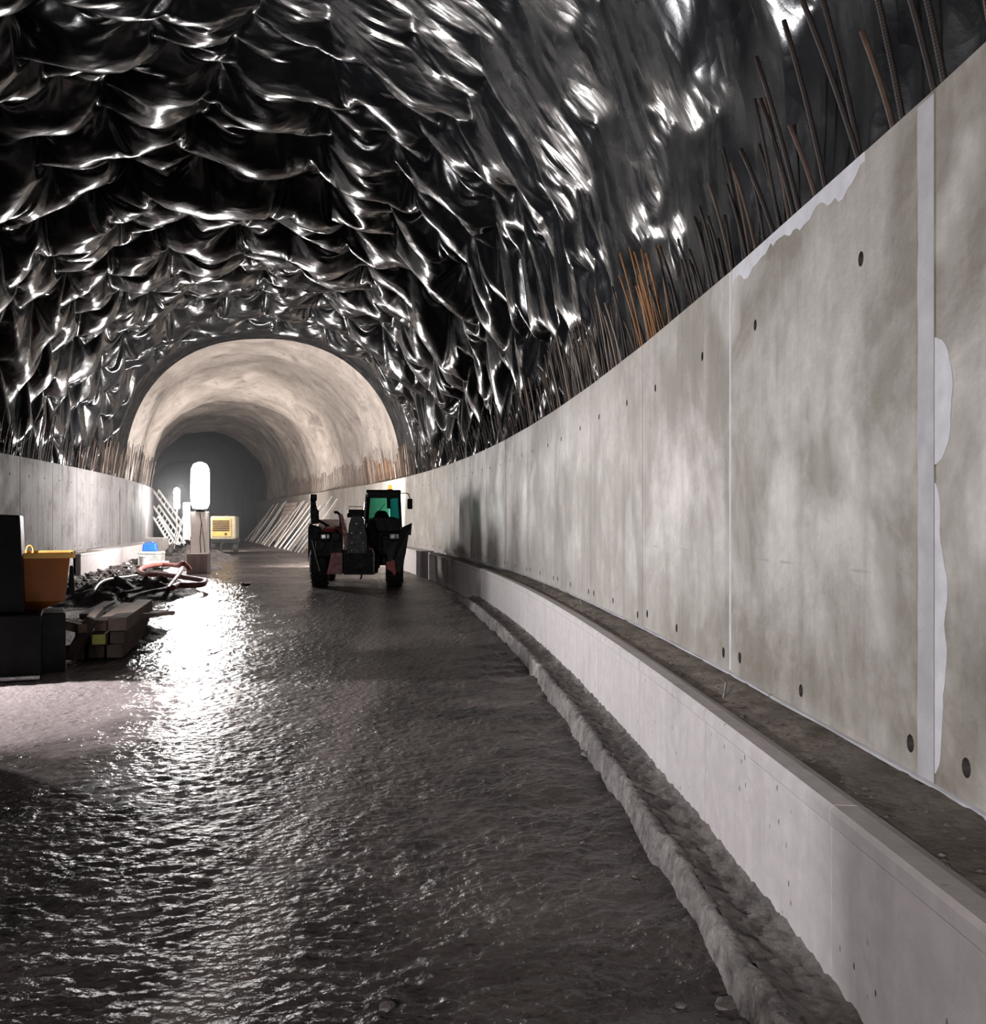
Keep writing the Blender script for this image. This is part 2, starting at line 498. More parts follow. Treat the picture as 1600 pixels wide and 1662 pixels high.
# ================================================================== THE SETTING
# ------------------------------------------------------------------ floor
def floor_height(s, t):
    """t in tunnel coordinates (-4.9 left .. 4.9 right)."""
    z = 0.022 * fbm(s * 0.28, t * 0.5, 3, 1)
    lane = np.exp(-((t - 1.9 + 0.012 * s) / 0.95) ** 2) + np.exp(-((t + 0.15 + 0.01 * s) / 0.85) ** 2) + 0.75 * np.exp(-((t + 2.2) / 0.9) ** 2)
    bend = 0.55 * np.abs(np.sin((t + 0.35) * 1.9)) + 0.5 * pnoise(s * 0.5, t * 0.8, 4) + 0.10 * pnoise(s * 2.0, t * 3.0, 14)
    rip = np.sin((s + bend) * 2 * np.pi / (0.19 + 0.03 * pnoise(s * 0.2, t * 0.4, 24)) + 2.8 * pnoise(s * 1.6, t * 2.4, 5))
    tread = lane * (0.35 + 0.9 * pnoise(s * 0.9, t * 1.3, 6))
    brk = 0.5 + 0.8 * pnoise(s * 3.2, t * 5.0, 16)
    z = z + 0.0048 * np.clip(tread, 0, 1.2) * rip * np.clip(brk, 0, 1.2)
    z = z + 0.0042 * fbm(s * 2.2, t * 3.2, 2, 8, 0.5) + 0.0072 * fbm(s * 10.0, t * 8.0, 3, 9, 0.7)
    z = z * (1 - 0.7 * np.exp(-((t - 2.68) / 0.17) ** 2))
    smooth = np.exp(-((s - 21) / 7.0) ** 2 - ((t + 1.7) / 1.2) ** 2)
    z = z * (1 - 0.35 * smooth)
    # trodden spoil heaped along the left side
    left = sstep(-2.5, -4.0, t) * sstep(13, 17, s) * sstep(70, 50, s)
    z = z + left * (0.10 + 0.16 * np.abs(fbm(s * 0.55, t * 1.1, 4, 12)) + 0.05 * fbm(s * 2.7, t * 3.0, 3, 15))
    right = sstep(3.3, 4.3, t)
    z = z + right * 0.03 * (1 + fbm(s * 2.2, t * 2.5, 3, 20)) * sstep(30, 20, s)
    return z

srow = [1.6]
while srow[-1] < 135:
    q = srow[-1]
    srow.append(q + (min(0.0006 * q * q + 0.0045, 0.12) if q < 60 else 0.8))
srow = np.array(srow)
tcol = np.concatenate([np.linspace(-5.0, -3.2, 66)[:-1], np.linspace(-3.2, 4.45, 500)])
Sg, Tg = np.meshgrid(srow, tcol, indexing='ij')
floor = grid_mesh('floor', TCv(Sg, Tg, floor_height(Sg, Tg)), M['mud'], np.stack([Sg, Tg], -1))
tag(floor, 'wet brown trodden mud floor with tyre ripples and a bright lamp reflection', kind='structure')
back = np.stack(np.meshgrid(np.linspace(-14, 1.6, 30), np.linspace(-5.0, 4.25, 20), indexing='ij'), -1)
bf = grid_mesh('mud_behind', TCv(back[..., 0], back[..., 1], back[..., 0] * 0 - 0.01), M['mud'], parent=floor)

def floor_z(s, t):
    return float(floor_height(np.array([s]), np.array([t]))[0])

# ------------------------------------------------------------------ the vault's outline
NEXP, HALF, CROWN, ZC = 2.25, 5.38, 5.45, 3.0
def r_vault(th):
    return (np.abs(np.cos(th) / HALF) ** NEXP + np.abs(np.sin(th) / CROWN) ** NEXP) ** (-1 / NEXP)

# ------------------------------------------------------------------ slack membrane: a small cloth relaxation, coarse to fine
def relax_membrane():
    s0, s1 = -3.0, 37.0
    th = np.linspace(radians(-4), radians(184), 2000)
    r = r_vault(th)
    py, pz = r * np.cos(th), ZC + r * np.sin(th)
    arc = np.concatenate([[0], np.cumsum(np.hypot(np.diff(py), np.diff(pz)))])
    step = 0.16
    ns, nu = int((s1 - s0) / step) + 1, int(arc[-1] / step) + 1
    u = np.linspace(0, arc[-1], nu)
    s = np.linspace(s0, s1, ns)
    du, ds = u[1] - u[0], s[1] - s[0]
    P = np.empty((ns, nu, 3), np.float32)
    P[..., 0] = s[:, None]
    P[..., 1] = np.interp(u, arc, py)[None]
    P[..., 2] = np.interp(u, arc, pz)[None]
    theta = np.interp(u, arc, th)
    pin = np.zeros((ns, nu), bool)
    pin[:, 0] = pin[:, -1] = True
    pin[0, ::4] = pin[-1, ::1] = True
    line = 0.0
    while line < ns - 1:                       # the sheet hangs from ring lines of fixings
        j = random.uniform(1, 4)
        while j < nu - 1:
            i = int(round(line + random.gauss(0, 1.1)))
            if 0 <= i < ns:
                pin[i, int(j)] = True
            j += random.uniform(4.0, 12.0)
        line += random.choice((4, 5, 7, 9, 10))
    def slack_maps(ns, nu):
        sg = np.linspace(s0, s1, ns)[:, None]; tg = np.interp(np.linspace(0, 1, nu), np.linspace(0, 1, len(theta)), theta)[None]
        calm = sstep(17.0, 10.5, sg) * sstep(radians(104), radians(62), tg)
        n1 = 0.5 + 0.5 * pnoise(sg * 0.45 + tg * 0, tg * 1.3 + sg * 0, 31)
        n2 = np.clip(pnoise(sg * 1.5, tg * 5.0, 33), 0, 1); n3 = np.clip(pnoise(sg * 1.1 + 5, tg * 6.0, 35), 0, 1)
        a = 1 + (0.05 + 0.10 * n1 + 0.26 * n2) * (1 - 0.88 * calm)
        b = 1 + (0.02 + 0.03 * n1 + 0.17 * n3) * (1 - 0.85 * calm)
        return a.astype(np.float32), b.astype(np.float32), calm
    g = np.array([0, 0, -1], np.float32)
    for level, (iters, seed_amp, grav) in enumerate(((160, 0.13, 0.0009), (90, 0.055, 0.0004), (40, 0.024, 0.00012))):
        if level:
            def up(A, ax):
                A = np.moveaxis(A, ax, 0)
                out = np.empty((2 * A.shape[0] - 1,) + A.shape[1:], A.dtype)
                out[::2] = A
                mid = (A[:-1] + A[1:]) * 0.5625
                ext = np.concatenate([A[:1], A, A[-1:]])
                mid -= 0.0625 * (ext[:-3] + ext[3:])
                out[1::2] = mid
                return np.moveaxis(out, 0, ax)
            P = up(up(P, 0), 1)
            npin = np.zeros(P.shape[:2], bool)
            npin[::2, ::2] = pin
            npin[:, 0] = npin[:, -1] = True
            pin = npin
            ds /= 2; du /= 2
        ns, nu = P.shape[:2]
        fixed = P[pin].copy()
        sa, sb, calm = slack_maps(ns, nu)
        ii, jj = np.meshgrid(np.arange(ns) * ds, np.arange(nu) * du, indexing='ij')
        n = 0.65 * pnoise(ii / (ds * 4.5), jj / (du * 16), 40 + level) + 0.45 * pnoise(ii / (ds * 3.0), jj / (du * 6), 50 + level)
        rad = P.copy(); rad[..., 0] = 0; rad[..., 2] -= ZC
        rl = np.linalg.norm(rad, axis=-1, keepdims=True)
        P -= (rad / rl) * (seed_amp * (n + 0.25) * (1 - 0.85 * calm)).astype(np.float32)[..., None]
        P[..., 0] += (seed_amp * 0.8 * pnoise(ii / (ds * 5), jj / (du * 6), 60 + level)).astype(np.float32)
        P[pin] = fixed
        old = P.copy()
        cons = []
        a_s = (ds * sa).astype(np.float32) * np.ones((1, nu), np.float32); b_u = (du * sb).astype(np.float32) * np.ones((ns, 1), np.float32)
        for di, dj, k in ((1, 0, 0.9), (0, 1, 0.9), (1, 1, 0.35), (1, -1, 0.35), (2, 0, 0.10), (0, 2, 0.10)):
            A = (slice(0, ns - di), slice(max(0, -dj), nu - max(0, dj)))
            B = (slice(di, ns), slice(max(0, dj), nu + min(0, dj)))
            rest = np.hypot(di * a_s, dj * b_u)[A]
            cons.append((A, B, rest, k, di == 2 or dj == 2))
        for it in range(iters):
            vel = (P - old) * 0.93
            old = P.copy()
            P = P + vel + g * grav
            for rep in range(2):
                D = np.zeros_like(P)
                for A, B, rest, k, bend in cons:
                    d = P[B] - P[A]
                    ln = np.sqrt(np.einsum('...i,...i', d, d)) + 1e-6
                    e = (ln - rest) / ln
                    if bend:
                        e = np.minimum(e, 0) 
                    d *= (0.5 * k * e)[..., None]
                    D[A] += d; D[B] -= d
                P += D * 0.42
                P[pin] = fixed
            yy, zz = P[..., 1], P[..., 2] - ZC
            rr = np.hypot(yy, zz)
            lim = r_vault(np.arctan2(zz, yy)).astype(np.float32) + 0.01
            over = rr > lim
            f = np.where(over, lim / rr, 1)
            P[..., 1] = yy * f; P[..., 2] = zz * f + ZC
            P[pin] = fixed
    return P

Pm = relax_membrane()
th_m = np.arctan2(Pm[..., 2] - ZC, Pm[..., 1])
th_m = np.where(th_m < -1.5, th_m + 2 * np.pi, th_m)
tilt = 5.0 * (1 - np.cos(np.clip(th_m, 0, np.pi))) / 2 * np.clip((Pm[..., 0] - 15) / 22, 0, 1)
lap = sstep(31.5, 35.5, np.linspace(-3, 37, Pm.shape[0]))[:, None]       # made fast flat along its last edge
SG = np.linspace(-3, 37, Pm.shape[0])[:, None] + 0 * th_m
TG = np.median(th_m[Pm.shape[0] // 2:], axis=0)[None, :] + 0 * th_m
flat = 0.62 * sstep(17.0, 10.5, SG) * sstep(radians(104), radians(62), TG)   # the nearest bays hang tighter
hold = np.maximum(np.clip(flat * 1.5, 0, 0.93), sstep(35.0, 36.8, SG))
rr_m = np.hypot(Pm[..., 1], Pm[..., 2] - ZC)
Pm[..., 0] += hold * (SG - Pm[..., 0])
th_m = th_m + hold * (TG - th_m)
Pm[..., 1] = rr_m * np.cos(th_m)
Pm[..., 2] = ZC + rr_m * np.sin(th_m)
kf = 1 + np.maximum(lap, flat) * (r_vault(th_m) / rr_m - 1)
us = th_m * 5.4                                        # and fall in long upright pleats
pl = np.abs(pnoise(Pm[..., 0] * 0.95 + 0.22 * us, us * 0.14, 91)) + 0.30 * np.abs(pnoise(Pm[..., 0] * 2.3 + 0.4 * us, us * 0.25, 92))
kf = kf - (flat / 0.62) * (0.010 + 0.034 * (0.45 - pl))
Pm[..., 1] *= kf
Pm[..., 2] = ZC + (Pm[..., 2] - ZC) * kf
UVm = np.stack(np.meshgrid(np.linspace(0, 40, Pm.shape[0]), np.linspace(0, 17.4, Pm.shape[1]), indexing='ij'), -1)
membrane = grid_mesh('ceiling', TCv(Pm[..., 0] + tilt, Pm[..., 1], Pm[..., 2]), M['membrane'], UVm)
tag(membrane, 'crumpled glossy black waterproofing membrane hung over the near vault', kind='structure')

# ------------------------------------------------------------------ sprayed concrete vault and the dark bore behind it
def vault_shell(name, sa, sb, dsr, mat, grow, noise_amp, label, tilt_amp=0.0):
    ss = np.arange(sa, sb + dsr, dsr)
    leg = np.linspace(-0.3, 2.95, 14)
    thv = np.linspace(0, pi, 150)
    r = r_vault(thv)
    t = np.concatenate([np.full(14, HALF), r * np.cos(thv), np.full(14, -HALF)])
    z = np.concatenate([leg, ZC + r * np.sin(thv), leg[::-1]])
    a = np.concatenate([np.full(14, 0.0), thv, np.full(14, pi)])
    L = np.concatenate([[0], np.cumsum(np.hypot(np.diff(t), np.diff(z)))])
    SS, TT = np.meshgrid(ss, t, indexing='ij')
    ZZ, AA, LL = np.meshgrid(ss, z, indexing='ij')[1], np.meshgrid(ss, a, indexing='ij')[1], np.meshgrid(ss, L, indexing='ij')[1]
    off = grow(SS, LL) + noise_amp * fbm(SS * 0.30, LL * 0.30, 4, 70, 0.5)
    TT = TT + off * np.cos(AA)
    ZZ = ZZ + off * np.sin(AA)
    SS = SS + tilt_amp * (1 - np.cos(AA)) / 2 * np.clip((sb - SS) / (sb - sa), 0, 1)
    o = grid_mesh(name, TCv(SS, TT, ZZ), mat)
    return tag(o, label, kind='structure')

def grow_shot(s, l):
    w = 1.2 * pnoise(l * 0.35, s * 0.02, 80)
    g = 0.50 - 0.28 * sstep(40.5, 43.5, s)
    g = g + 0.20 * sstep(42, 48, s + w) - 0.62 * sstep(51.0, 53.5, s + 1.6 * w) + 0.42 * sstep(55.5, 60.5, s + w) - 0.25 * sstep(62, 65, s + w) + 0.25 * sstep(66, 70, s + w)
    return g - 0.40 * sstep(72, 78, s + w)
shot = vault_shell('ceiling', 36.0, 80.0, 0.30, M['shotcrete'], grow_shot, 0.20,
                   'rough beige sprayed concrete vault beyond the black membrane', 5.0)
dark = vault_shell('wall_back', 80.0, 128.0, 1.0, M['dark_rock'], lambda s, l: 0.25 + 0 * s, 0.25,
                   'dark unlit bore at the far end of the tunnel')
rear = vault_shell('wall_front', -14.0, -2.0, 1.0, M['dark_rock'], lambda s, l: 0.10 + 0 * s, 0.05,
                   'dark tunnel lining behind the viewpoint')
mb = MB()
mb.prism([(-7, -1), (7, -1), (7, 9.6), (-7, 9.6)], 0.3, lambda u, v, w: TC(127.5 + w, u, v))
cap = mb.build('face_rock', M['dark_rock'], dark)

# ------------------------------------------------------------------ concrete side walls, panel by panel
Z_BASE, Z_TOP, THICK = 0.713, 3.03, 0.36
def make_panel(parent, T, sa, sb, holes, mat, slots=True):
    """One shutter panel: its face with real tie holes, chamfered edges and thickness."""
    gap, ch = 0.004, 0.010
    a, b = sa + gap, sb - gap
    bm = bmesh.new()
    outer = [(a + ch, Z_BASE), (b - ch, Z_BASE), (b - ch, Z_TOP - ch), (a + ch, Z_TOP - ch)]
    V = lambda s, off, z: bm.verts.new(T(s, off, z))
    loop = [V(s, 0, z) for s, z in outer]
    es = [bm.edges.new((loop[i], loop[(i + 1) % 4])) for i in range(4)]
    hole_loops = []
    for hs, hz, hr in holes:
        hl = [V(sa + hs + hr * cos(k * pi / 6), 0, hz + 1.15 * hr * sin(k * pi / 6)) for k in range(12)]
        es += [bm.edges.new((hl[i], hl[(i + 1) % 12])) for i in range(12)]
        hole_loops.append((hs, hz, hr, hl))
    bmesh.ops.triangle_fill(bm, use_beauty=True, use_dissolve=False, edges=es)
    for hs, hz, hr, hl in hole_loops:
        inn = [V(sa + hs + 0.62 * hr * cos(k * pi / 6), -0.045, hz + 0.62 * hr * 1.15 * sin(k * pi / 6)) for k in range(12)]
        for k in range(12):
            bm.faces.new((hl[k], hl[(k + 1) % 12], inn[(k + 1) % 12], inn[k])).material_index = 1
        bm.faces.new(inn).material_index = 1
    back = [V(s, -ch, z) for s, z in ((a, Z_BASE), (b, Z_BASE), (b, Z_TOP), (a, Z_TOP))]
    deep = [V(s, -THICK, z) for s, z in ((a, Z_BASE), (b, Z_BASE), (b, Z_TOP), (a, Z_TOP))]
    for A, B in ((loop, back), (back, deep)):
        for i in range(4):
            bm.faces.new((A[i], A[(i + 1) % 4], B[(i + 1) % 4], B[i]))
    bm.faces.new(deep)
    bmesh.ops.recalc_face_normals(bm, faces=bm.faces[:])
    # metres along the wall and up it, for the concrete's stains
    uvl = bm.loops.layers.uv.new('UVMap')
    p0, p1 = T(sa, 0, 0), T(sb, 0, 0)
    d = (p1 - p0).normalized()
    for f in bm.faces:
        for l in f.loops:
            q = l.vert.co - p0
            dep = (q - d * q.dot(d)); dep.z = 0
            l[uvl].uv = (sa + q.dot(d) + 1.3 * dep.length, q.z)
    me = bpy.data.meshes.new('panel')
    bm.to_mesh(me); bm.free()
    me.materials.append(mat); me.materials.append(M['hole'])
    return link('panel', me, parent)

J0, PITCH = 3.26, 2.4
mb = MB()
poly_R = [J0 + PITCH * k for k in range(-4, 35)]
def strip(mb, T, stations, off0, off1, z0, z1):
    rows = [[mb.bm.verts.new(T(s, o, z)) for o, z in ((off0, z0), (off0, z1), (off1, z1), (off1, z0))] for s in stations]
    for A, B in zip(rows, rows[1:]):
        for i in range(4):
            mb.bm.faces.new((A[i], A[(i + 1) % 4], B[(i + 1) % 4], B[i]))
    mb.bm.faces.new(rows[0]); mb.bm.faces.new(rows[-1][::-1])
strip(mb, TR, np.arange(-6.3, 85.8, 1.5), -0.05, -0.34, -0.3, 2.98)
wall_R = mb.build('wall_right', M['grout'])
tag(wall_R, 'tall stained grey concrete wall in shutter panels along the right side', kind='structure')
edges = [J0 + PITCH * k for k in range(-4, 19)]
while edges[-1] < 84:
    edges.append(edges[-1] + 4.8)
for a, b in zip(edges, edges[1:]):
    hl = []
    if -2 < a < 30:
        j = lambda: random.uniform(-0.03, 0.03)
        hl = [(0.62 + j(), 2.62 + j(), 0.026), (1.97 + j(), 2.62 + j(), 0.026),
              (0.16 + j(), 0.81 + j() * .5, 0.028), (1.26 + j(), 0.82 + j() * .5, 0.026), (2.22 + j(), 0.83 + j() * .5, 0.028)]
    make_panel(wall_R, TR, a, b, hl, M['wall'])

def TRp(s, off, z):
    """On the flat face of the right-hand panel that holds station s."""
    k = math.floor((s - J0) / PITCH)
    a = J0 + PITCH * k
    return TR(a, off, z).lerp(TR(a + PITCH, off, z), (s - a) / PITCH)

# smeared plaster and the grouted joint, thin skins on the wall face
def smear(T, pts, parent, mat, thick=0.0018, name='plaster_smear'):
    mb = MB()
    lo = [mb.bm.verts.new(T(s, -0.0004, z)) for s, z in pts]
    c = Vector((sum(p[0] for p in pts) / len(pts), sum(p[1] for p in pts) / len(pts)))
    hi = [mb.bm.verts.new(T(c.x + (s - c.x) * 0.998, thick * 0.3, c.y + (z - c.y) * 0.998)) for s, z in pts]
    n = len(pts)
    es = [mb.bm.edges.new((hi[i], hi[(i + 1) % n])) for i in range(n)]
    bmesh.ops.triangle_fill(mb.bm, use_beauty=True, use_dissolve=False, edges=es)
    for i in range(n):
        mb.bm.faces.new((lo[i], lo[(i + 1) % n], hi[(i + 1) % n], hi[i]))
    return mb.build(name, mat, parent)
def wavy(a, b, n, amp, seed):
    x = np.linspace(a, b, n)
    return x, amp * fbm(x * 5.1, x * 0 + seed, 3, seed)
# vertical grouted joint just beyond the near panel edge
zz, w1 = wavy(Z_BASE + 0.01, Z_TOP - 0.02, 40, 0.008, 3)
smear(TRp, [(J0 + 0.002, z) for z in zz] + [(J0 + 0.115 + q, z) for z, q in zip(zz[::-1], w1[::-1])], wall_R, M['grout'], 0.002, 'joint_strip')
# white patches on the near side of that joint
for za, zb, wd, sd in ((1.78, 2.20, 0.105, 5), (0.76, 1.72, 0.06, 6)):
    zz, w1 = wavy(za, zb, 26, 0.028, sd)
    env = np.sin(np.linspace(0, pi, 26)) ** 0.4
    smear(TRp, [(J0 - 0.004, z) for z in zz] + [(J0 - 0.006 - max(0.004, (wd + q) * e), z) for z, q, e in zip(zz[::-1], w1[::-1], env)], wall_R, M['plaster'])
# white rendering run along the top edge of the second panel
xx, w1 = wavy(J0 + 0.55, J0 + 2.35, 44, 0.05, 9)
smear(TRp, [(x, Z_TOP - 0.008) for x in xx] + [(x, Z_TOP - 0.008 - max(0.02, 0.085 + q)) for x, q in zip(xx[::-1], w1[::-1])], wall_R, M['plaster'])
# pale sealed joint between second and third panel
smear(TRp, [(J0 + PITCH - 0.016, Z_BASE + 0.02), (J0 + PITCH + 0.014, Z_BASE + 0.02), (J0 + PITCH + 0.014, Z_TOP - 0.012), (J0 + PITCH - 0.016, Z_TOP - 0.012)],
      wall_R, M['plaster'], 0.002, 'joint_strip')
# mortar fillet at the foot of the wall
mb = MB()
st = np.arange(-2.0, 24.0, 0.12)
pr = [[mb.bm.verts.new(TRp(s, o, Z_BASE + z)) for o, z in ((0.0, 0.014 + 0.008 * float(pnoise(s * 3, 0.3, 5))), (0.010, 0.009), (0.015 + 0.010 * float(pnoise(s * 2.2, 4.3, 7)), 0.0))] for s in st]
for A, B in zip(pr, pr[1:]):
    for i in range(2):
        mb.bm.faces.new((A[i], A[i + 1], B[i + 1], B[i]))
mb.build('mortar_fillet', M['grout'], wall_R)

mb = MB()
strip(mb, TL, np.arange(10.0, 50.4, 1.0), -0.05, -0.34, -0.3, 2.98)
wall_L = mb.build('wall_left', M['grout'])
tag(wall_L, 'grey concrete panel wall along the far left side lit by the lamp', kind='structure')
JL, PL = 24.6, 2.75
for k in range(-6, 10):
    a, b = JL + PL * k, min(JL + PL * (k + 1), 51.0)
    if b - a < 0.5:
        continue
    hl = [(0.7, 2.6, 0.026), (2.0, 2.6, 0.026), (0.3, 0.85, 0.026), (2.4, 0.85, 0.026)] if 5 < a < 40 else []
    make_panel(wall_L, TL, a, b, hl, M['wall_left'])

# ------------------------------------------------------------------ starter bars on top of both walls
def bar_mesh(r, bend):
    mb = MB()
    n = 7
    pts = [(bend * (k / (n - 1)) ** 2, 0, k / (n - 1)) for k in range(n)]
    mb.tube(pts, [r * (1 if k else 1) for k in range(n)], 6)
    bmesh.ops.recalc_face_normals(mb.bm, faces=mb.bm.faces[:])
    me = bpy.data.meshes.new('rebar')
    mb.bm.to_mesh(me); mb.bm.free()
    me.shade_smooth()
    return me
BARS = {}
def bar(parent, T, s, off, h, lean, fore, kind, r, bend=0.06, roll=0.0, z0=2.9):
    """A bar that stands in the wall top; lean is inward, fore along the tunnel (metres per metre)."""
    key = (kind, round(r, 4), round(bend, 2))
    if key not in BARS:
        me = bar_mesh(r, bend)
        me.materials.append(M[kind])
        BARS[key] = me
    o = link('rebar', BARS[key], parent)
    ph = heading(s)
    inward = (T(s, 1, 0) - T(s, 0, 0)).normalized()
    along = Vector((-sin(ph), cos(ph), 0))
    zax = (Vector((0, 0, 1)) + inward * lean + along * fore)
    L = zax.length * h
    zax.normalize()
    xax = (inward - zax * inward.dot(zax)).normalized()
    yax = zax.cross(xax)
    R = Matrix((xax, yax, zax)).transposed().to_4x4()
    o.matrix_world = Matrix.Translation(T(s, off, z0)) @ R @ Matrix.Diagonal((1, 1, L, 1))
    return o
def loose_bars(name, parent, rows, mat):
    mb = MB()
    for p, q, r in rows:
        mb.tube([p, q], r, 4)
    o = mb.build(name, mat, parent)
    o['kind'] = 'stuff'
    return o

# near right: thick dark bars, then a rusty orange cluster, then a dense brown row
near = [(2.62, .95, .17), (2.80, 1.05, .15), (2.98, .85, .20), (3.16, 1.1, .14), (3.34, 1.2, .17), (3.52, .95, .22), (3.66, 1.15, .15), (3.85, .62, .19),
        (4.02, .9, .30), (4.18, 1.05, .16), (4.42, .95, .17), (4.66, .58, .21), (4.74, .95, .19), (4.98, .85, .18), (5.08, .62, .27)]
for k, (s, h, lean) in enumerate(near):
    bar(wall_R, TR, s, -0.11 - 0.07 * (k % 2), h, lean, random.uniform(-.03, .05), ('rust_dark', 'rust_dark', 'rust_dark', 'rust_brown')[k % 4], 0.0115)
s = 5.2
nb = 15
while s < 34.5 and nb < 268:
    q = random.random()
    if 7.75 < s < 8.6:
        kind, h, st = 'rust_orange', random.uniform(.55, 1.0), 0.055
        lean, fore = random.uniform(.10, .20), random.uniform(-.10, .14)
    else:
        kind = 'rust_dark' if q < .45 else ('rust_brown' if q < .85 else 'rust_pale')
        if s < 7.75:
            kind = 'rust_dark' if q < .72 else 'rust_brown'
        h = 0.78 + 0.25 * float(pnoise(s * 0.6, 2.2, 3)) + random.uniform(-.22, .18)
        lean, fore = random.uniform(.08, .18), random.uniform(-.05, .06)
        st = 0.078 if s < 13 else 0.14
    bar(wall_R, TR, s, random.choice((-0.10, -0.17, -0.24)), h, lean, fore, kind, 0.0085 if s < 12 else 0.010, random.choice((0.03, 0.06)))
    s += st * random.uniform(.55, 1.45)
    nb += 1
far = []
while s < 58 and nb < 298:
    h = 1.15 + 0.45 * float(pnoise(s * 0.35, 7.7, 9)) + random.uniform(-.10, .10)
    if s > 50: h *= 0.8
    bar(wall_R, TR, s, random.choice((-0.10, -0.18)), h, random.uniform(.06, .12), random.uniform(-.05, .05),
        random.choice(('rust_brown', 'rust_brown', 'rust_pale', 'rust_orange')), 0.016, 0.03)
    s += 0.33 * random.uniform(.6, 1.4)
    nb += 1
rows = []
q = 34.5
while q < 66:
    h = 1.1 + 0.45 * float(pnoise(q * 0.35, 7.7, 9)) + random.uniform(-.15, .08)
    rows.append((TR(q, -0.14, 2.9), TR(q + random.uniform(-.10, .10), -0.14 + h * .09, 2.9 + h), 0.011))
    q += 0.27
loose_bars('far_rebar', wall_R, rows, M['rust_brown'])
s = 17.0
while s < 50:
    h = 0.95 + 0.3 * float(pnoise(s * 0.5, 1.7, 19)) + random.uniform(-.25, .25) + (0.45 if s > 38 else 0)
    bar(wall_L, TL, s, random.choice((-0.10, -0.18, -0.25)), h, random.uniform(.06, .16), random.uniform(-.06, .06),
        random.choice(('rust_dark', 'rust_brown', 'rust_pale', 'rust_dark')), 0.012, 0.03)
    s += 0.15 * random.uniform(.5, 1.6)

# ------------------------------------------------------------------ right ledge, its earth fill, the rough kerb and gutter
LED = 0.425
def ledge_block(parent, T, sa, sb, w, top, mat, rim=0.085, z0=-0.25, rot_end=False):
    """Front wall of the cable ledge with a raised rim on its outer edge."""
    mb = MB()
    st = np.linspace(sa + 0.004, sb - 0.004, max(2, int((sb - sa) / 0.75) + 1))
    prof = lambda s: ((w - 0.13, z0), (w - 0.13, top - 0.015), (w - rim, top + 0.004 * float(pnoise(s * 4, 0, 3))),
                      (w - 0.012, top + 0.004), (w, top - 0.012), (w, top - 0.052), (w - 0.007, top - 0.060), (w - 0.003, z0))
    rows = [[mb.bm.verts.new(T(s, o, z)) for o, z in prof(s)] for s in st]
    for A, B in zip(rows, rows[1:]):
        for i in range(8):
            mb.bm.faces.new((A[i], A[(i + 1) % 8], B[(i + 1) % 8], B[i]))
    mb.bm.faces.new(rows[0]); mb.bm.faces.new(rows[-1][::-1])
    o = mb.build('ledge_block', mat, parent)
    p0, p1 = T(sa, w, 0), T(sb, w, 0)
    d = (p1 - p0).normalized()
    def f(co):
        q = co - p0
        dep = q - d * q.dot(d); dep.z = 0
        return (sa * 1.0 + q.dot(d), q.z + dep.length)
    uv_from(o, f)
    return o

def fill_strip(name, T, sa, sb, o0, o1, zf, mat, parent, ds=0.03, n=18, amp=0.02, seed=0, edge=0.0):
    ss = np.arange(sa, sb, ds)
    oo = np.linspace(o0, o1, n)
    pos = np.zeros((len(ss), n, 3))
    SSg, OOg = np.meshgrid(ss, oo, indexing='ij')
    Z = zf(SSg, OOg) + amp * fbm(SSg * 4.0, OOg * 5.0, 4, seed, 0.6)
    for i, s in enumerate(ss):
        for j, o_ in enumerate(oo):
            pos[i, j] = T(s, o_, Z[i, j])
    o = grid_mesh(name, pos, mat, parent=parent)
    o['kind'] = 'stuff'
    return o

mb = MB()
strip(mb, TR, np.arange(-3.0, 27.4, 0.8), -0.02, LED - 0.14, -0.3, 0.60)
ledge = mb.build('trim_1', M['block'])
tag(ledge, 'low concrete cable ledge with earth on top at the foot of the right wall', kind='structure')
LJ = [-2.9, -0.1, 1.5, 3.06, 4.62, 6.18, 7.74, 9.3, 10.9, 12.5, 14.1, 15.7, 17.9]
for a, b in zip(LJ, LJ[1:]):
    ledge_block(ledge, TR, a, b, LED, 0.713, M['ledge'])
for a, b in ((17.9, 21.0), (21.0, 24.2), (24.2, 27.0)):
    ledge_block(ledge, TR, a, b, LED - 0.07, 0.66, M['block'])
ledge_block(ledge, TR, 28.6, 31.6, LED + 0.05, 0.70, M['ledge'])
ledge_block(ledge, TR, 31.6, 40.0, LED + 0.05, 0.70, M['ledge'])
mb = MB()
for sa, sb in ((27.0, 27.25), (28.6, 28.85)):
    mb.prism([(0.02, -0.2), (LED - 0.1, -0.2), (LED - 0.1, 0.69), (0.02, 0.69)], sb - sa, lambda u, v, w, sa=sa: TR(sa + w, u, v))
e = mb.build('end_face', M['ledge'], ledge)
uv_from(e, lambda co: (co.x, co.z))
mb = MB()
strip(mb, TR, np.arange(28.6, 40.2, 0.8), -0.02, LED - 0.09, -0.3, 0.685)
mb.build('far_ledge_core', M['block'], ledge)
fill_strip('earth_fill', TR, -2.6, 27.1, 0.0, LED - 0.06, lambda s, o: 0.690 + 0.018 * sstep(LED - 0.16, 0.05, o) - 0.05 * sstep(17.6, 18.2, s), M['dirt'], ledge, 0.035, 18, 0.012, 3)

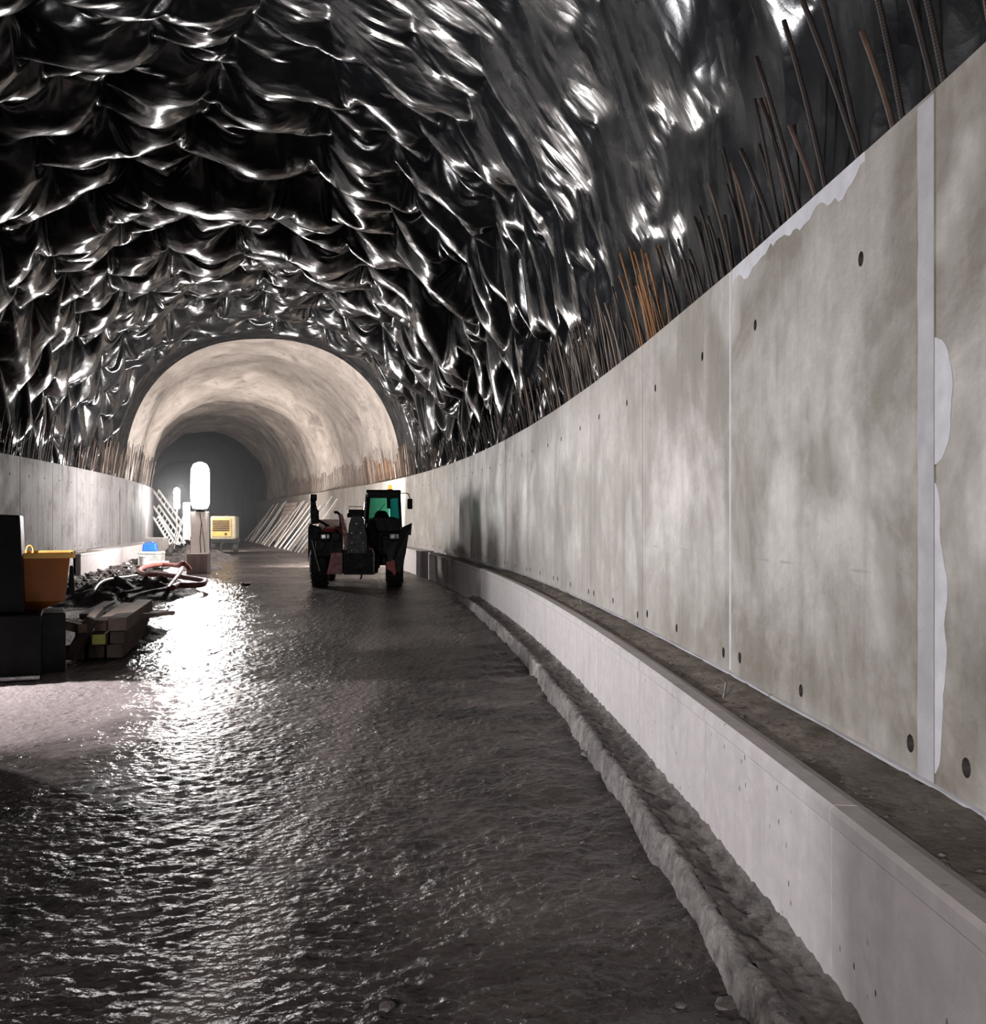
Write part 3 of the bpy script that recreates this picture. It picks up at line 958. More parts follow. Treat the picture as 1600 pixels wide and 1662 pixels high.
KERB = 0.665
def TRv(s, off, z):
    q = np.clip(s, 0, 50) / 46.0
    return TCv(s, 4.9 - off / (1.084 - 0.198 * q * q), z)
ss = np.arange(-2.0, 19.2, 0.02)
def kerb_rows(oo, zz, amp_o, amp_z, seed, wob=1.0):
    SSk, OOk = np.meshgrid(ss, np.array(oo), indexing='ij')
    ZZk = np.meshgrid(ss, np.array(zz), indexing='ij')[1]
    w = wob * 0.012 * fbm(SSk * 1.7, 0.5 + 0 * SSk, 3, 33)
    n1 = fbm(SSk * 7.0, OOk * 12.0 + ZZk * 9, 4, seed, 0.7)
    n2 = fbm(SSk * 9.0, OOk * 14.0 + ZZk * 7, 4, seed + 5, 0.7)
    drop = 0.07 * sstep(17.8, 19.2, SSk)
    return TRv(SSk, OOk + w + np.array(amp_o)[None] * n1, ZZk + np.array(amp_z)[None] * n2 - drop)
kerb = grid_mesh('trim_2', kerb_rows([KERB - .08, KERB - .055, KERB - .03, KERB - .012, KERB, KERB + .004, KERB + .010, KERB + .016, KERB + .022],
                                     [.13, .168, .174, .172, .158, .125, .085, .04, -.09],
                                     [.004, .006, .008, .012, .010, .006, .006, .008, .004], [.004, .010, .010, .012, .012, .006, .004, .004, 0], 41), M['curb'])
tag(kerb, 'rough narrow concrete kerb in front of the right ledge', kind='structure')
gn = 12
g = grid_mesh('gutter_earth', kerb_rows(np.linspace(LED - .02, KERB - .045, gn), np.interp(np.linspace(0, 1, gn), [0, .15, .5, 1], [.20, .168, .150, .166]),
                                        [0] + [.006] * (gn - 1), [.006] + [.014] * (gn - 1), 51, 0.5), M['gutter_dirt'], parent=kerb)
g['kind'] = 'stuff'

# threaded rods that stick up out of the ledge
def rod(s, off, h, lean, fore=0.0):
    mb = MB()
    p = TR(s, off, 0.69)
    q = TR(s + fore, off + lean, 0.69 + h)
    n = 15
    pts, rr = [], []
    for k in range(n * 2):
        pts.append(p.lerp(q, k / (n * 2 - 1))); rr.append(0.0085 if k % 2 else 0.0058)
    mb.tube(pts, rr, 8)
    return mb.build('threaded_rod', M['silver'], ledge)
rod(5.02, 0.22, 0.075, -0.02, 0.03)
rod(9.9, 0.2, 0.10, 0.01); rod(12.4, 0.22, 0.10, 0.0); rod(14.6, 0.2, 0.09, 0.01); rod(20.2, 0.2, 0.09, 0.01)

# ------------------------------------------------------------------ left ledge
mb = MB()
strip(mb, TL, np.arange(14.0, 33.6, 0.8), -0.02, LED - 0.12, -0.3, 0.66)
ledge_L = mb.build('trim_3', M['block'])
tag(ledge_L, 'broken low concrete ledge at the foot of the left wall', kind='structure')
for a, b in ((14.0, 18.0), (18.0, 22.0), (22.0, 26.9), (27.6, 31.4)):
    ledge_block(ledge_L, TL, a, b, 0.60 if a < 27 else 0.62, 0.69, M['ledge'])
mb = MB()
strip(mb, TL, np.arange(31.4, 40.4, 0.8), -0.02, 0.55, -0.3, 0.69)
o = mb.build('ledge_block', M['ledge'], ledge_L)
uv_from(o, lambda co: (co.y, co.z))
fill_strip('earth_fill', TL, 14.0, 40.0, 0.0, 0.52, lambda s, o: 0.672 + 0 * s, M['dirt'], ledge_L, 0.12, 8, 0.02, 13)

# ================================================================== THINGS
# ------------------------------------------------------------------ lamps
def balloon_lamp():
    p = ground(322, 931)
    p.z = GRADE * p.y
    t = thing('light_tower', 'glowing white balloon work lamp on a dusty mast standing on a concrete block', 'lamp', p, 0.1)
    mb = MB()
    mb.box((0, 0.05, 0.29), (0.60, 0.60, 0.62), bevel=0.025, taper=(0.97, 0.97))
    o = mb.build('base_block', M['block'], t); uv_from(o, lambda c: (c.x + c.y, c.z))
    mb = MB()
    mb.box((-0.05, 0.12, 1.20), (0.34, 0.32, 1.24), bevel=0.02)
    mb.box((0.19, 0.16, 1.20), (0.14, 0.26, 1.24), bevel=0.015)
    mb.build('mast_cover', M['pillar'], t)
    mb = MB()
    mb.lathe([(0.10, 1.80), (0.12, 1.86), (0.20, 1.88), (0.20, 1.90)], (0.03, 0.10, 0), n=20)
    mb.build('lamp_base', M['dark_steel'], t)
    mb = MB()
    mb.lathe([(0.05, 1.90), (0.20, 1.93), (0.255, 2.04), (0.265, 2.3), (0.265, 2.9), (0.25, 3.08), (0.19, 3.22), (0.06, 3.28)], (0.03, 0.10, 0), n=24)
    mb.build('lamp_shade', M['lamp_skin'], t, True)
    mb = MB()
    mb.tube([(0.08, -0.06, 0.62), (0.05, -0.05, 1.0), (0.10, -0.06, 1.5), (0.05, -0.06, 1.80)], 0.012, 6)
    mb.tube([(0.19, 0.02, 0.62), (0.14, 0.0, 1.1), (0.10, -0.04, 1.5)], 0.010, 6)
    mb.build('cable', M['black'], t)
    return t
balloon_lamp()

def tube_lamp():
    p = TL(46.5, 2.0, 0.12)
    y = 43.0
    p = Vector(((287 - 800) / F * y, y, GRADE * y + 0.05))
    t = thing('tube_lamp', 'smaller glowing white tube lamp on a tripod farther back near the left wall', 'lamp', p)
    mb = MB()
    mb.lathe([(0.03, 2.0), (0.11, 2.04), (0.13, 2.14), (0.13, 2.78), (0.10, 2.88), (0.03, 2.92)], n=18)
    mb.build('lamp_shade', M['lamp_far'], t, True)
    mb = MB()
    mb.tube([(0, 0, 0.7), (0, 0, 2.02)], 0.03, 10)
    mb.build('pole', M['pole_white'], t)
    for k in range(3):
        a = 0.5 + k * 2 * pi / 3
        mb = MB()
        mb.tube([(0, 0, 1.0), (0.5 * cos(a), 0.5 * sin(a), 0.0)], 0.018, 6)
        mb.build('leg', M['pole_white'], t)
tube_lamp()

def flood_lamp(x, y, z, power, aim, label, tint=(0.98, 0.97, 1.0), size=0.13):
    t = thing('flood_lamp', label, 'lamp', (x, y, GRADE * y))
    mb = MB()
    mb.tube([(0, 0, 0.8), (0, 0, z - 0.2)], 0.025, 10)
    mb.build('pole', M['dark_steel'], t)
    for k in range(3):
        a = 0.9 + k * 2 * pi / 3
        mb = MB(); mb.tube([(0, 0, 1.1), (0.5 * cos(a), 0.5 * sin(a), -0.01)], 0.018, 6); mb.build('leg', M['dark_steel'], t)
    d = (Vector(aim) - Vector((x, y, z))).normalized()
    R = d.to_track_quat('-Z', 'Y').to_matrix()
    mb = MB()
    c = Vector((0, 0, z))
    back = c - d * 0.10
    mb.box(back, (0.46, 0.36, 0.08), R, 0.01)
    mb.build('lamp_housing', M['black'], t)
    ld = bpy.data.lights.new('flood_lamp_light', 'AREA')
    ld.shape = 'RECTANGLE'; ld.size = size; ld.size_y = size * 0.8
    ld.energy = power
    ld.color = tint
    lo = bpy.data.objects.new('flood_lamp_light', ld)
    C.objects.link(lo)
    lo.parent = t
    lo.matrix_local = Matrix.Translation(c) @ R.to_4x4()
    return t
flood_lamp(-6.9, 9.6, 2.25, FLOOD_POWER, (1.5, 6.5, 2.2), 'black floodlight on a tripod beside the dark pump cabinet at left')

vp = TR(33.5, 2.6, 0.0)
flood_lamp(vp.x, vp.y, 1.35, VAULT_FILL_POWER, TR(50, 3.2, 5.2), 'added fill floodlight hidden behind the telehandler and aimed up the tunnel', (1.0, 0.94, 0.89))

rp = TR(-7.5, 5.2, 0.0)
rl = flood_lamp(rp.x, rp.y, 3.4, REAR_FILL_POWER, TR(5.5, 0.3, 0.9), 'added fill lamp on a tall tripod, unseen well behind the viewpoint', (1.0, 0.96, 0.97), 0.5)
next(c for c in rl.children if c.type == 'LIGHT').data.spread = radians(62)

gp = ground(362, 900, 0.0)
flood_lamp(gp.x - 0.55, gp.y + 3.2, 1.3, DEEP_FILL_POWER, TR(66, 4.0, 5.0), 'added fill floodlight hidden behind the generator and aimed up the tunnel', (1.0, 0.93, 0.87))

# unseen skip added left of the viewpoint to cast the near ledge's shadow
def skip():
    t = thing('shade_skip', 'unseen open steel skip added left of the viewpoint to shade the near ledge', 'skip', (-5.15, 5.80, 0.0), -0.05)
    mb = MB()
    fr = lambda u, v, w: Vector((-0.75 + w, u, v))
    for x0 in (-0.75, 0.69):
        mb.prism([(-1.4, 0.02), (1.5, 0.02), (1.75, 2.02), (-1.75, 2.02)], 0.06, lambda u, v, w, x0=x0: Vector((x0 + w, u, v)))
    mb.box((0, 0, 0.05), (1.5, 2.8, 0.06))
    mb.build('body', M['dark_steel'], t)
    for sgn, b in ((1, 1.5), (-1, -1.4)):
        mb = MB()
        mb.prism([(b, 0.05), (b + sgn * 0.25 * (1 if sgn > 0 else 1.4), 2.02), (b + sgn * 0.25 * (1 if sgn > 0 else 1.4) - sgn * 0.06, 2.02), (b - sgn * 0.06, 0.05)], 1.5, fr)
        mb.build('end_plate', M['dark_steel'], t)
    for sx in (-0.78, 0.78):
        mb = MB(); mb.box((sx, 0, 1.94), (0.06, 3.5, 0.12), bevel=0.01); mb.build('rim', M['dark_steel'], t)
skip()

# ------------------------------------------------------------------ telehandler
def telehandler():
    p = ground(581, 955)
    s0 = p.y
    t = thing('telehandler', 'red and black telehandler with a green tinted cab parked facing the camera', 'vehicle', (p.x, p.y, GRADE * p.y), 0.10)
    B = lambda: MB()
    # wheels
    def wheel(x, y, name='wheel'):
        w = B()
        prof = [(0.30, -0.20), (0.50, -0.21), (0.575, -0.17), (0.60, -0.10), (0.60, 0.10), (0.575, 0.17), (0.50, 0.21), (0.30, 0.20)]
        w.lathe(prof, (x, y, 0.595), (1, 0, 0), 32)
        for k in range(18):                       # lugs
            for sgn in (-1, 1):
                a = (k + (0.5 if sgn > 0 else 0)) * 2 * pi / 18
                R = Matrix.Rotation(a, 3, 'X')
                c = Vector((x + sgn * 0.09, y, 0.595)) + R @ Vector((0, 0, 0.605))
                w.box(c, (0.20, 0.055, 0.045), R @ Matrix.Rotation(sgn * 0.5, 3, 'Z'))
        o = w.build(name, M['rubber'], t)
        h = B()
        sx = 1 if x > 0 else -1
        h.lathe([(0.29, -0.08), (0.31, 0.06), (0.24, 0.05), (0.20, -0.02), (0.11, 0.0), (0.10, 0.10), (0.02, 0.11)], (x + sx * 0.12, y, 0.595), (sx, 0, 0), 24)
        h.build('rim', M['grey_paint'], o, True)
    for x in (-0.93, 0.84):
        wheel(x, 0.85); wheel(x, 3.55)
    # chassis
    b = B()
    b.box((-0.02, 2.2, 0.62), (1.02, 3.9, 0.34), bevel=0.02)
    b.box((-0.05, 0.55, 0.56), (1.0, 0.7, 0.44), bevel=0.02)
    b.box((-0.02, 0.86, 0.595), (1.55, 0.18, 0.2), bevel=0.03)
    b.box((-0.02, 3.55, 0.595), (1.55, 0.18, 0.2), bevel=0.03)
    b.build('chassis', M['black'], t)
    # front frame with the attachment carriage
    b = B()
    b.box((0.03, 0.02, 0.62), (0.76, 0.10, 0.56), bevel=0.015)
    b.box((0.03, -0.04, 0.36), (0.70, 0.08, 0.08), bevel=0.01)
    b.box((0.03, -0.04, 0.86), (0.70, 0.08, 0.07), bevel=0.01)
    b.box((-0.30, -0.05, 0.61), (0.06, 0.05, 0.5)); b.box((0.30, -0.05, 0.61), (0.06, 0.05, 0.5))
    b.build('carriage', M['black'], t)
    b = B(); b.tube([(0.32, -0.06, 0.93), (0.36, -0.07, 0.80), (0.36, -0.07, 0.35)], 0.022, 8)
    b.build('lift_rod', M['silver'], t, True)
    b = B(); b.tube([(0.02, -0.10, 0.46), (0.05, -0.12, 0.44), (0.08, -0.10, 0.38), (0.08, -0.10, 0.26), (0.05, -0.10, 0.22)], 0.022, 8)
    b.build('tow_hook', M['dark_steel'], t)
    b = B(); b.prism([(-0.73, 0.32), (-0.36, 0.32), (-0.36, 0.83), (-0.62, 0.83)], 0.06, lambda u, v, w: Vector((u, 0.10 + w, v)), 0.01)
    b.build('lower_panel', M['red'], t)
    # boom: tapered head plate toward the viewer, beam going back
    b = B()
    fr = lambda u, v, w: Vector((u, -0.12 + w - 0.05 * (v - 1.2), v))
    b.prism([(-0.25, 0.80), (0.20, 0.80), (0.22, 0.95), (0.20, 1.20), (0.14, 1.50), (0.10, 1.68), (-0.14, 1.68), (-0.20, 1.5), (-0.25, 1.1)], 0.26, fr, 0.02)
    o = b.build('boom_head', M['grey_paint'], t)
    for x, z in ((-0.14, 1.05), (0.12, 1.05), (-0.14, 0.88), (0.12, 0.88), (-0.14, 1.28), (0.06, 1.28), (-0.03, 1.5)):
        b = B()
        b.lathe([(0.016, 0), (0.016, 0.02), (0.008, 0.03)], (x, -0.12 - 0.05 * (z - 1.2), z), (0, -1, 0), 8)
        b.build('bolt', M['silver'], o)
    b = B()
    b.box((-0.02, 1.9, 1.30), (0.34, 3.6, 0.38), Matrix.Rotation(0.06, 3, 'X'), 0.02)
    b.build('boom', M['grey_paint'], t)
    b = B()
    b.box((-0.04, 0.05, 1.74), (0.36, 0.34, 0.17), bevel=0.03)
    b.box((-0.20, 0.02, 1.69), (0.10, 0.30, 0.10), bevel=0.02)
    b.build('valve_block', M['black'], t)
    b = B(); b.tube([(-0.21, 0.0, 1.74), (-0.21, 0.0, 1.895), (0.10, 0.0, 1.89), (0.10, 0.0, 1.80)], 0.010, 6)
    b.build('hose_guard', M['dark_steel'], t)
    b = B()
    b.prism([(-0.42, 1.72), (-0.36, 1.72), (-0.14, 0.92), (-0.20, 0.80), (-0.30, 0.80), (-0.34, 1.2)], 0.10, lambda u, v, w: Vector((u, 0.02 + w, v)), 0.008)
    b.build('boom_cheek', M['red'], t)
    b = B(); b.prism([(-0.32, 0.80), (-0.22, 0.80), (-0.25, 1.02), (-0.33, 0.95)], 0.05, lambda u, v, w: Vector((u, -0.05 + w, v)), 0.008)
    b.build('red_bracket', M['red'], t)
    b = B(); b.prism([(0.26, 0.80), (0.31, 0.80), (0.28, 1.0), (0.24, 0.98)], 0.05, lambda u, v, w: Vector((u, -0.05 + w, v)), 0.008)
    b.build('red_bracket', M['red'], t)
    # hydraulic hoses
    b = B()
    for k in range(4):
        b.tube([(0.20 + 0.03 * k, 0.0, 1.62), (0.27 + 0.035 * k, -0.06, 1.3), (0.24 + 0.04 * k, -0.06, 1.0), (0.20, 0.0, 0.82)], 0.014, 6)
    b.build('hose', M['black'], t)
    # engine hood at picture left: sloping red bonnet over a black nose
    b = B()
    prof = [(0.35, 1.28), (0.75, 1.44), (1.6, 1.60), (3.2, 1.62), (3.2, 0.80), (0.30, 0.80)]
    b.prism(prof, 0.60, lambda u, v, w: Vector((-0.98 + w, u, v)), 0.04)
    b.build('hood', M['red'], t)
    b = B()
    b.prism([(-0.98, 0.72), (-0.36, 0.72), (-0.36, 1.22), (-0.44, 1.30), (-0.86, 1.30), (-0.98, 1.36)], 0.22, lambda u, v, w: Vector((u, 0.12 + w, v)), 0.03)
    o = b.build('nose_panel', M['black'], t)
    b = B()
    for k in range(5):
        b.box((-0.52, 0.115, 0.80 + 0.055 * k), (0.30, 0.02, 0.025))
    b.build('grille', M['dark_steel'], o)
    b = B(); b.box((-0.66, 0.10, 1.39), (0.26, 0.3, 0.13), Matrix.Rotation(0.2, 3, 'X'), 0.03)
    b.build('headlamp_cowl', M['red'], t)
    def headlamp(x, z, w):
        h = B(); h.box((x, 0.10, z), (w + 0.05, 0.10, 0.20), bevel=0.04); o = h.build('headlamp', M['black'], t)
        h = B(); h.box((x - 0.035, 0.050, z), (w * 0.62, 0.03, 0.125), bevel=0.03); h.build('lens', M['lens'], o)
        h = B(); h.box((x + w * 0.31, 0.050, z), (w * 0.36, 0.03, 0.12), bevel=0.03); h.build('lens', M['lens'], o)
    headlamp(-0.76, 1.20, 0.22)
    headlamp(0.83, 1.20, 0.23)
    # curved exhaust behind the hood
    b = B(); b.tube([(-0.44, 0.7, 1.42), (-0.44, 0.7, 1.62), (-0.46, 0.7, 1.72), (-0.52, 0.7, 1.77), (-0.59, 0.7, 1.77)], 0.035, 10)
    b.build('exhaust', M['dark_steel'], t, True)
    # fender at picture left and tall mirror arm
    b = B()
    b.prism([(-1.15, 1.42), (-1.12, 1.50), (-0.86, 1.42), (-0.80, 1.30), (-0.98, 1.16), (-1.12, 0.85), (-1.15, 0.6)], 0.10, lambda u, v, w: Vector((u, 0.08 + w, v)), 0.01)
    b.build('fender', M['black'], t)
    b = B(); b.tube([(-1.06, 0.04, 1.12), (-1.00, 0.02, 0.86), (-0.88, 0.03, 0.40)], 0.018, 6); b.build('fender_stay', M['silver'], t)
    b = B()
    b.prism([(-1.09, 1.48), (-0.90, 1.50), (-0.91, 1.80), (-0.97, 1.86), (-0.98, 2.02), (-1.10, 2.03), (-1.10, 1.75)], 0.09, lambda u, v, w: Vector((u, 0.12 + w, v)), 0.015)
    b.build('mirror_post', M['black'], t)
    b = B(); b.box((-1.03, 0.14, 2.10), (0.16, 0.07, 0.16), bevel=0.03); o = b.build('mirror', M['black'], t)
    b = B(); b.tube([(-0.92, 0.10, 1.58), (-0.70, 0.08, 1.45), (-0.44, 0.06, 1.30)], 0.03, 8); b.build('strut', M['black'], t)
    # cab
    b = B()
    b.box((0.56, 1.45, 1.05), (0.86, 1.6, 0.72), bevel=0.05)
    b.prism([(0.16, 1.30), (0.98, 1.30), (0.98, 1.60), (0.80, 1.66), (0.34, 1.66), (0.18, 1.50)], 0.25, lambda u, v, w: Vector((u, 0.50 + w, v)), 0.03)
    b.build('cab_body', M['black'], t)
    posts = [((0.15, 0.72, 1.40), (0.20, 0.80, 2.24)), ((0.99, 0.72, 1.40), (0.95, 0.80, 2.24)),
             ((0.15, 2.05, 1.40), (0.20, 1.95, 2.24)), ((0.99, 2.05, 1.40), (0.95, 1.95, 2.24))]
    for a_, c_ in posts:
        b = B(); b.tube([a_, c_], 0.036, 8); b.build('cab_pillar', M['black'], t)
    b = B(); b.tube([(0.115, 0.70, 1.62), (0.14, 0.74, 1.9), (0.18, 0.82, 2.22), (0.24, 0.86, 2.27)], 0.030, 8)
    b.build('grab_rail', M['silver'], t, True)
    b = B(); b.box((0.575, 1.38, 2.265), (0.84, 1.30, 0.09), bevel=0.035); b.box((0.575, 0.74, 2.19), (0.76, 0.05, 0.16), bevel=0.01)
    b.build('cab_roof', M['black'], t)
    def pane(name, pts, m):
        g_ = B()
        c = [Vector(q) for q in pts]
        nrm = (c[1] - c[0]).cross(c[2] - c[0]).normalized() * 0.008
        lo = [g_.bm.verts.new(q) for q in c]; hi = [g_.bm.verts.new(q + nrm) for q in c]
        g_.bm.faces.new(lo[::-1]); g_.bm.faces.new(hi)
        for i in range(len(c)):
            g_.bm.faces.new((lo[i], lo[(i + 1) % len(c)], hi[(i + 1) % len(c)], hi[i]))
        return g_.build(name, m, t)
    pane('windscreen', [(0.19, 0.72, 1.50), (0.72, 0.715, 1.50), (0.70, 0.78, 2.13), (0.22, 0.78, 2.13)], M['glass'])
    pane('teal_pane', [(0.74, 0.72, 1.46), (0.97, 0.725, 1.46), (0.94, 0.80, 2.20), (0.72, 0.79, 2.20)], M['teal_glass'])
    pane('rear_pane', [(0.19, 2.03, 1.46), (0.96, 2.03, 1.46), (0.93, 1.96, 2.18), (0.22, 1.96, 2.18)], M['glass'])
    pane('side_pane', [(0.995, 0.78, 1.46), (0.995, 2.0, 1.46), (0.955, 1.92, 2.18), (0.955, 0.86, 2.18)], M['teal_glass'])
    # seat, wheel, wiper seen through the glass
    b = B()
    b.prism([(0.26, 1.40), (0.72, 1.40), (0.72, 1.66), (0.64, 1.80), (0.58, 1.82), (0.42, 1.82), (0.34, 1.72)], 0.12, lambda u, v, w: Vector((u, 1.5 + w, v)), 0.03)
    b.build('seat', M['black'], t)
    b = B(); b.tube([(0.36, 0.70, 1.66), (0.62, 0.735, 1.98)], 0.008, 6); b.build('wiper', M['black'], t)
    b = B(); b.prism([(0.66, 1.86), (0.76, 1.86), (0.74, 2.14), (0.65, 2.14)], 0.05, lambda u, v, w: Vector((u, 0.9 + w, v)), 0.01); b.build('inner_mirror', M['black'], t)
    # beacon
    b = B(); b.lathe([(0.07, 2.30), (0.07, 2.33), (0.045, 2.335)], (0.73, 1.0, 0), n=14); o = b.build('beacon_base', M['black'], t)
    b = B(); b.lathe([(0.055, 2.335), (0.058, 2.40), (0.045, 2.43), (0.01, 2.44)], (0.73, 1.0, 0), n=14); b.build('beacon', M['amber'], o, True)
    # right mirror
    b = B(); b.tube([(0.93, 0.80, 2.22), (1.12, 0.60, 2.23), (1.18, 0.56, 2.20), (1.20, 0.56, 2.10)], 0.012, 6); o = b.build('mirror_arm', M['black'], t)
    b = B(); b.box((1.205, 0.55, 1.97), (0.125, 0.06, 0.25), bevel=0.03); b.build('mirror', M['black'], o)
    # right fender: bent plate with a raised outer tip
    b = B()
    b.prism([(0.72, 0.36), (1.00, 0.36), (1.10, 0.80), (1.16, 1.25), (1.22, 1.22), (1.25, 1.52), (0.98, 1.40), (0.92, 1.10), (0.78, 1.05), (0.66, 0.85)],
            0.07, lambda u, v, w: Vector((u, 0.06 + w + 0.25 * max(0, u - 0.95), v)), 0.01)
    b.build('fender', M['dark_steel'], t)
    b = B(); b.prism([(0.64, 0.58), (0.68, 0.64), (0.70, 0.60), (0.76, 0.62), (0.80, 0.66), (0.84, 0.64), (0.85, 0.48), (0.88, 0.38), (0.86, 0.30), (0.82, 0.30), (0.78, 0.40), (0.66, 0.44)],
                     0.03, lambda u, v, w: Vector((u, 0.0 + w, v)), 0.006)
    b.build('mud_flap', M['red_plastic'], t)
    b = B(); b.box((0.80, 0.45, 1.0), (0.55, 0.5, 0.5), bevel=0.05); b.build('step_box', M['black'], t)
    return t
telehandler()

# ------------------------------------------------------------------ pump with the orange hopper at the left edge
def pump():
    t = thing('concrete_pump', 'concrete pump with black cabinet and orange hopper at the left edge', 'machine', (-4.74, 10.08, GRADE * 10), 0.40)
    b = MB()
    b.prism([(-0.55, 0.66), (-0.035, 0.66), (-0.075, 1.64), (-0.55, 1.66)], 0.7, lambda u, v, w: Vector((u, -0.25 + w, v)), 0.02)
    b.build('cabinet', M['black'], t)
    b = MB(); b.box((-0.75, 0.05, 0.32), (1.74, 0.75, 0.66), bevel=0.015); b.build('lower_box', M['black'], t)
    b = MB(); b.box((-0.75, -0.32, 0.03), (1.72, 0.12, 0.05), bevel=0.01); b.build('skid', M['silver'], t)
    b = MB(); b.box((0.12, 0.42, 0.315), (0.42, 0.75, 0.63), Matrix.Rotation(0.03, 3, 'Z'), 0.02); b.build('side_box', M['grey_box'], t)
    # hopper: flared, open, with a rim and a lifting eye
    b = MB()
    x0, x1, y0, y1 = -0.22, 0.37, 0.08, 1.05
    bx0, bx1, by0, by1 = -0.17, 0.02, 0.30, 0.80
    zt, zb = 1.23, 0.62
    def ring(x0, x1, y0, y1, z):
        return [b.bm.verts.new(v) for v in ((x0, y0, z), (x1, y0, z), (x1, y1, z), (x0, y1, z))]
    o1 = ring(bx0, bx1, by0, by1, zb); o2 = ring(x0 + .015, x1 - .04, y0 + .02, y1 - .04, 0.75); o3 = ring(x0 - .015, x1 + .015, y0 - .015, y1 + .015, zt)
    i3 = ring(x0, x1, y0, y1, zt); i2 = ring(x0 + .035, x1 - .06, y0 + .04, y1 - .06, 0.75); i1 = ring(bx0 + .02, bx1 - .02, by0 + .02, by1 - .02, zb + .02)
    for A, B_ in ((o1, o2), (o2, o3), (o3, i3), (i3, i2), (i2, i1)):
        for i in range(4):
            b.bm.faces.new((A[i], A[(i + 1) % 4], B_[(i + 1) % 4], B_[i]))
    b.bm.faces.new(o1); b.bm.faces.new(i1)
    h = b.build('hopper', M['orange'], t)
    b = MB()
    for p_, q_ in (((x0 - .03, y0 - .02), (x1 + .05, y0 - .02)), ((x1 + .03, y0 - .02), (x1 + .03, y1 + .02)), ((x1 + .05, y1 + .02), (x0 - .03, y1 + .02)), ((x0 - .01, y1), (x0 - .01, y0))):
        c = ((p_[0] + q_[0]) / 2, (p_[1] + q_[1]) / 2, zt - 0.005)
        b.box(c, (abs(q_[0] - p_[0]) + .03, abs(q_[1] - p_[1]) + .03, 0.055), bevel=0.008)
    b.build('hopper_rim', M['lit_lip'], h)
    b = MB()
    b.tube([(-0.035 + 0.035 * cos(a), y1, zt + 0.03 + 0.05 * sin(a) + (0.0 if 0 < a < pi else -0.03)) for a in np.linspace(-0.01, pi + .01, 12)], 0.010, 8)
    b.build('lifting_eye', M['lit_lip'], h, True)
    b = MB()
    b.box((0.395, 0.22, 0.96), (0.07, 0.16, 0.30), bevel=0.01, taper=(0.5, 1))
    b.build('hopper_latch', M['black'], h)
    return t
pump()

# ------------------------------------------------------------------ timber
def beam(p, q, w, h, label, m='timber', end=None, roll=0.0, group='beams in the timber pile on the left'):
    p, q = Vector(p), Vector(q)
    L = (q - p).length
    ax = (q - p).normalized()
    side = ax.cross(Vector((0, 0, 1))).normalized()
    upv = side.cross(ax)
    o = None
    mb = MB()
    mb.box((0, 0, 0), (w, L, h), bevel=0.008)
    for v in mb.bm.verts:
        v.co += Vector((random.uniform(-.003, .003), random.uniform(-.006, .006), random.uniform(-.003, .003)))
    o = mb.build('timber_beam', M[m])
    R = Matrix((side, ax, upv)).transposed().to_4x4()
    o.matrix_world = Matrix.Translation((p + q) / 2) @ R @ Matrix.Rotation(roll, 4, 'Y')
    tag(o, label, 'beam', group)
    if end:
        mb = MB(); mb.box((0, -L / 2 - 0.002, 0), (w * .92, 0.006, h * .9)); e = mb.build('end_face', M[end], o)
    return o
dirn = (Vector((-4.98, 14.0, 0)) - Vector((-4.32, 11.2, 0))).normalized()
side = Vector((dirn.y, -dirn.x, 0))
base = Vector((-4.28, 11.15, 0.06))
def bm_(along, across, z, L, w, h, label, m='timber', end=None, yaw=0.0, dz=0.0, roll=0.0):
    a = base + dirn * along + side * across + Vector((0, 0, z))
    d = (dirn + side * yaw).normalized()
    return beam(a, a + d * L + Vector((0, 0, dz)), w, h, label, m, end, roll)
bm_(0.00, 0.00, 0.10, 2.6, 0.17, 0.16, 'lowest thick dark beam on the road side of the timber pile')
bm_(0.05, -0.20, 0.10, 2.5, 0.17, 0.16, 'lowest dark beam in the middle of the timber pile')
bm_(-0.05, -0.42, 0.10, 2.2, 0.18, 0.16, 'lowest dark beam on the wall side of the timber pile')
bm_(-0.18, -0.14, 0.255, 2.4, 0.15, 0.12, 'beam with a yellow painted end in the second layer of the pile', 'timber', 'timber_yellow', 0.015)
bm_(-0.05, 0.035, 0.255, 2.6, 0.16, 0.13, 'second layer beam above the road side of the timber pile', 'timber')
bm_(0.02, -0.34, 0.255, 2.1, 0.16, 0.12, 'second layer beam near the wall in the timber pile', 'timber')
bm_(0.00, 0.03, 0.40, 2.75, 0.20, 0.15, 'squared top beam with a pale sawn end on the timber pile', 'timber_pale', 'timber_pale')
bm_(0.06, -0.16, 0.385, 2.6, 0.13, 0.12, 'thin top beam beside the pale ended beam on the pile', 'timber_pale', None, -0.01)
bm_(0.10, -0.31, 0.39, 1.9, 0.11, 0.09, 'short reddish plank lying askew on the timber pile', 'timber_pale', None, -0.08)
bm_(-0.22, -0.30, 0.385, 0.62, 0.10, 0.10, 'stubby offcut across the front of the timber pile', 'timber_pale', None, -0.55)
g1 = ground(106, 1072, 0.03)
beam(g1 + Vector((0.05, 0, 0.02)), Vector((-4.47, 11.0, 0.55)), 0.13, 0.12, 'dark beam leaning diagonally against the front of the timber pile', 'timber', None)
for k, (x, y, L, yw) in enumerate(((-5.3, 12.6, 1.7, .35), (-5.55, 13.4, 1.9, -.2), (-5.0, 12.2, 1.1, .8))):
    beam((x, y, 0.30 + .05 * k), (x + L * sin(yw), y + L * cos(yw), 0.33 + .05 * k), 0.14, 0.05,
         ('flat board on the rubble behind the timber pile', 'long weathered board near the left ledge', 'short board propped crosswise beside the timber pile')[k], 'timber_pale', None, 0, 'loose boards behind the pile')

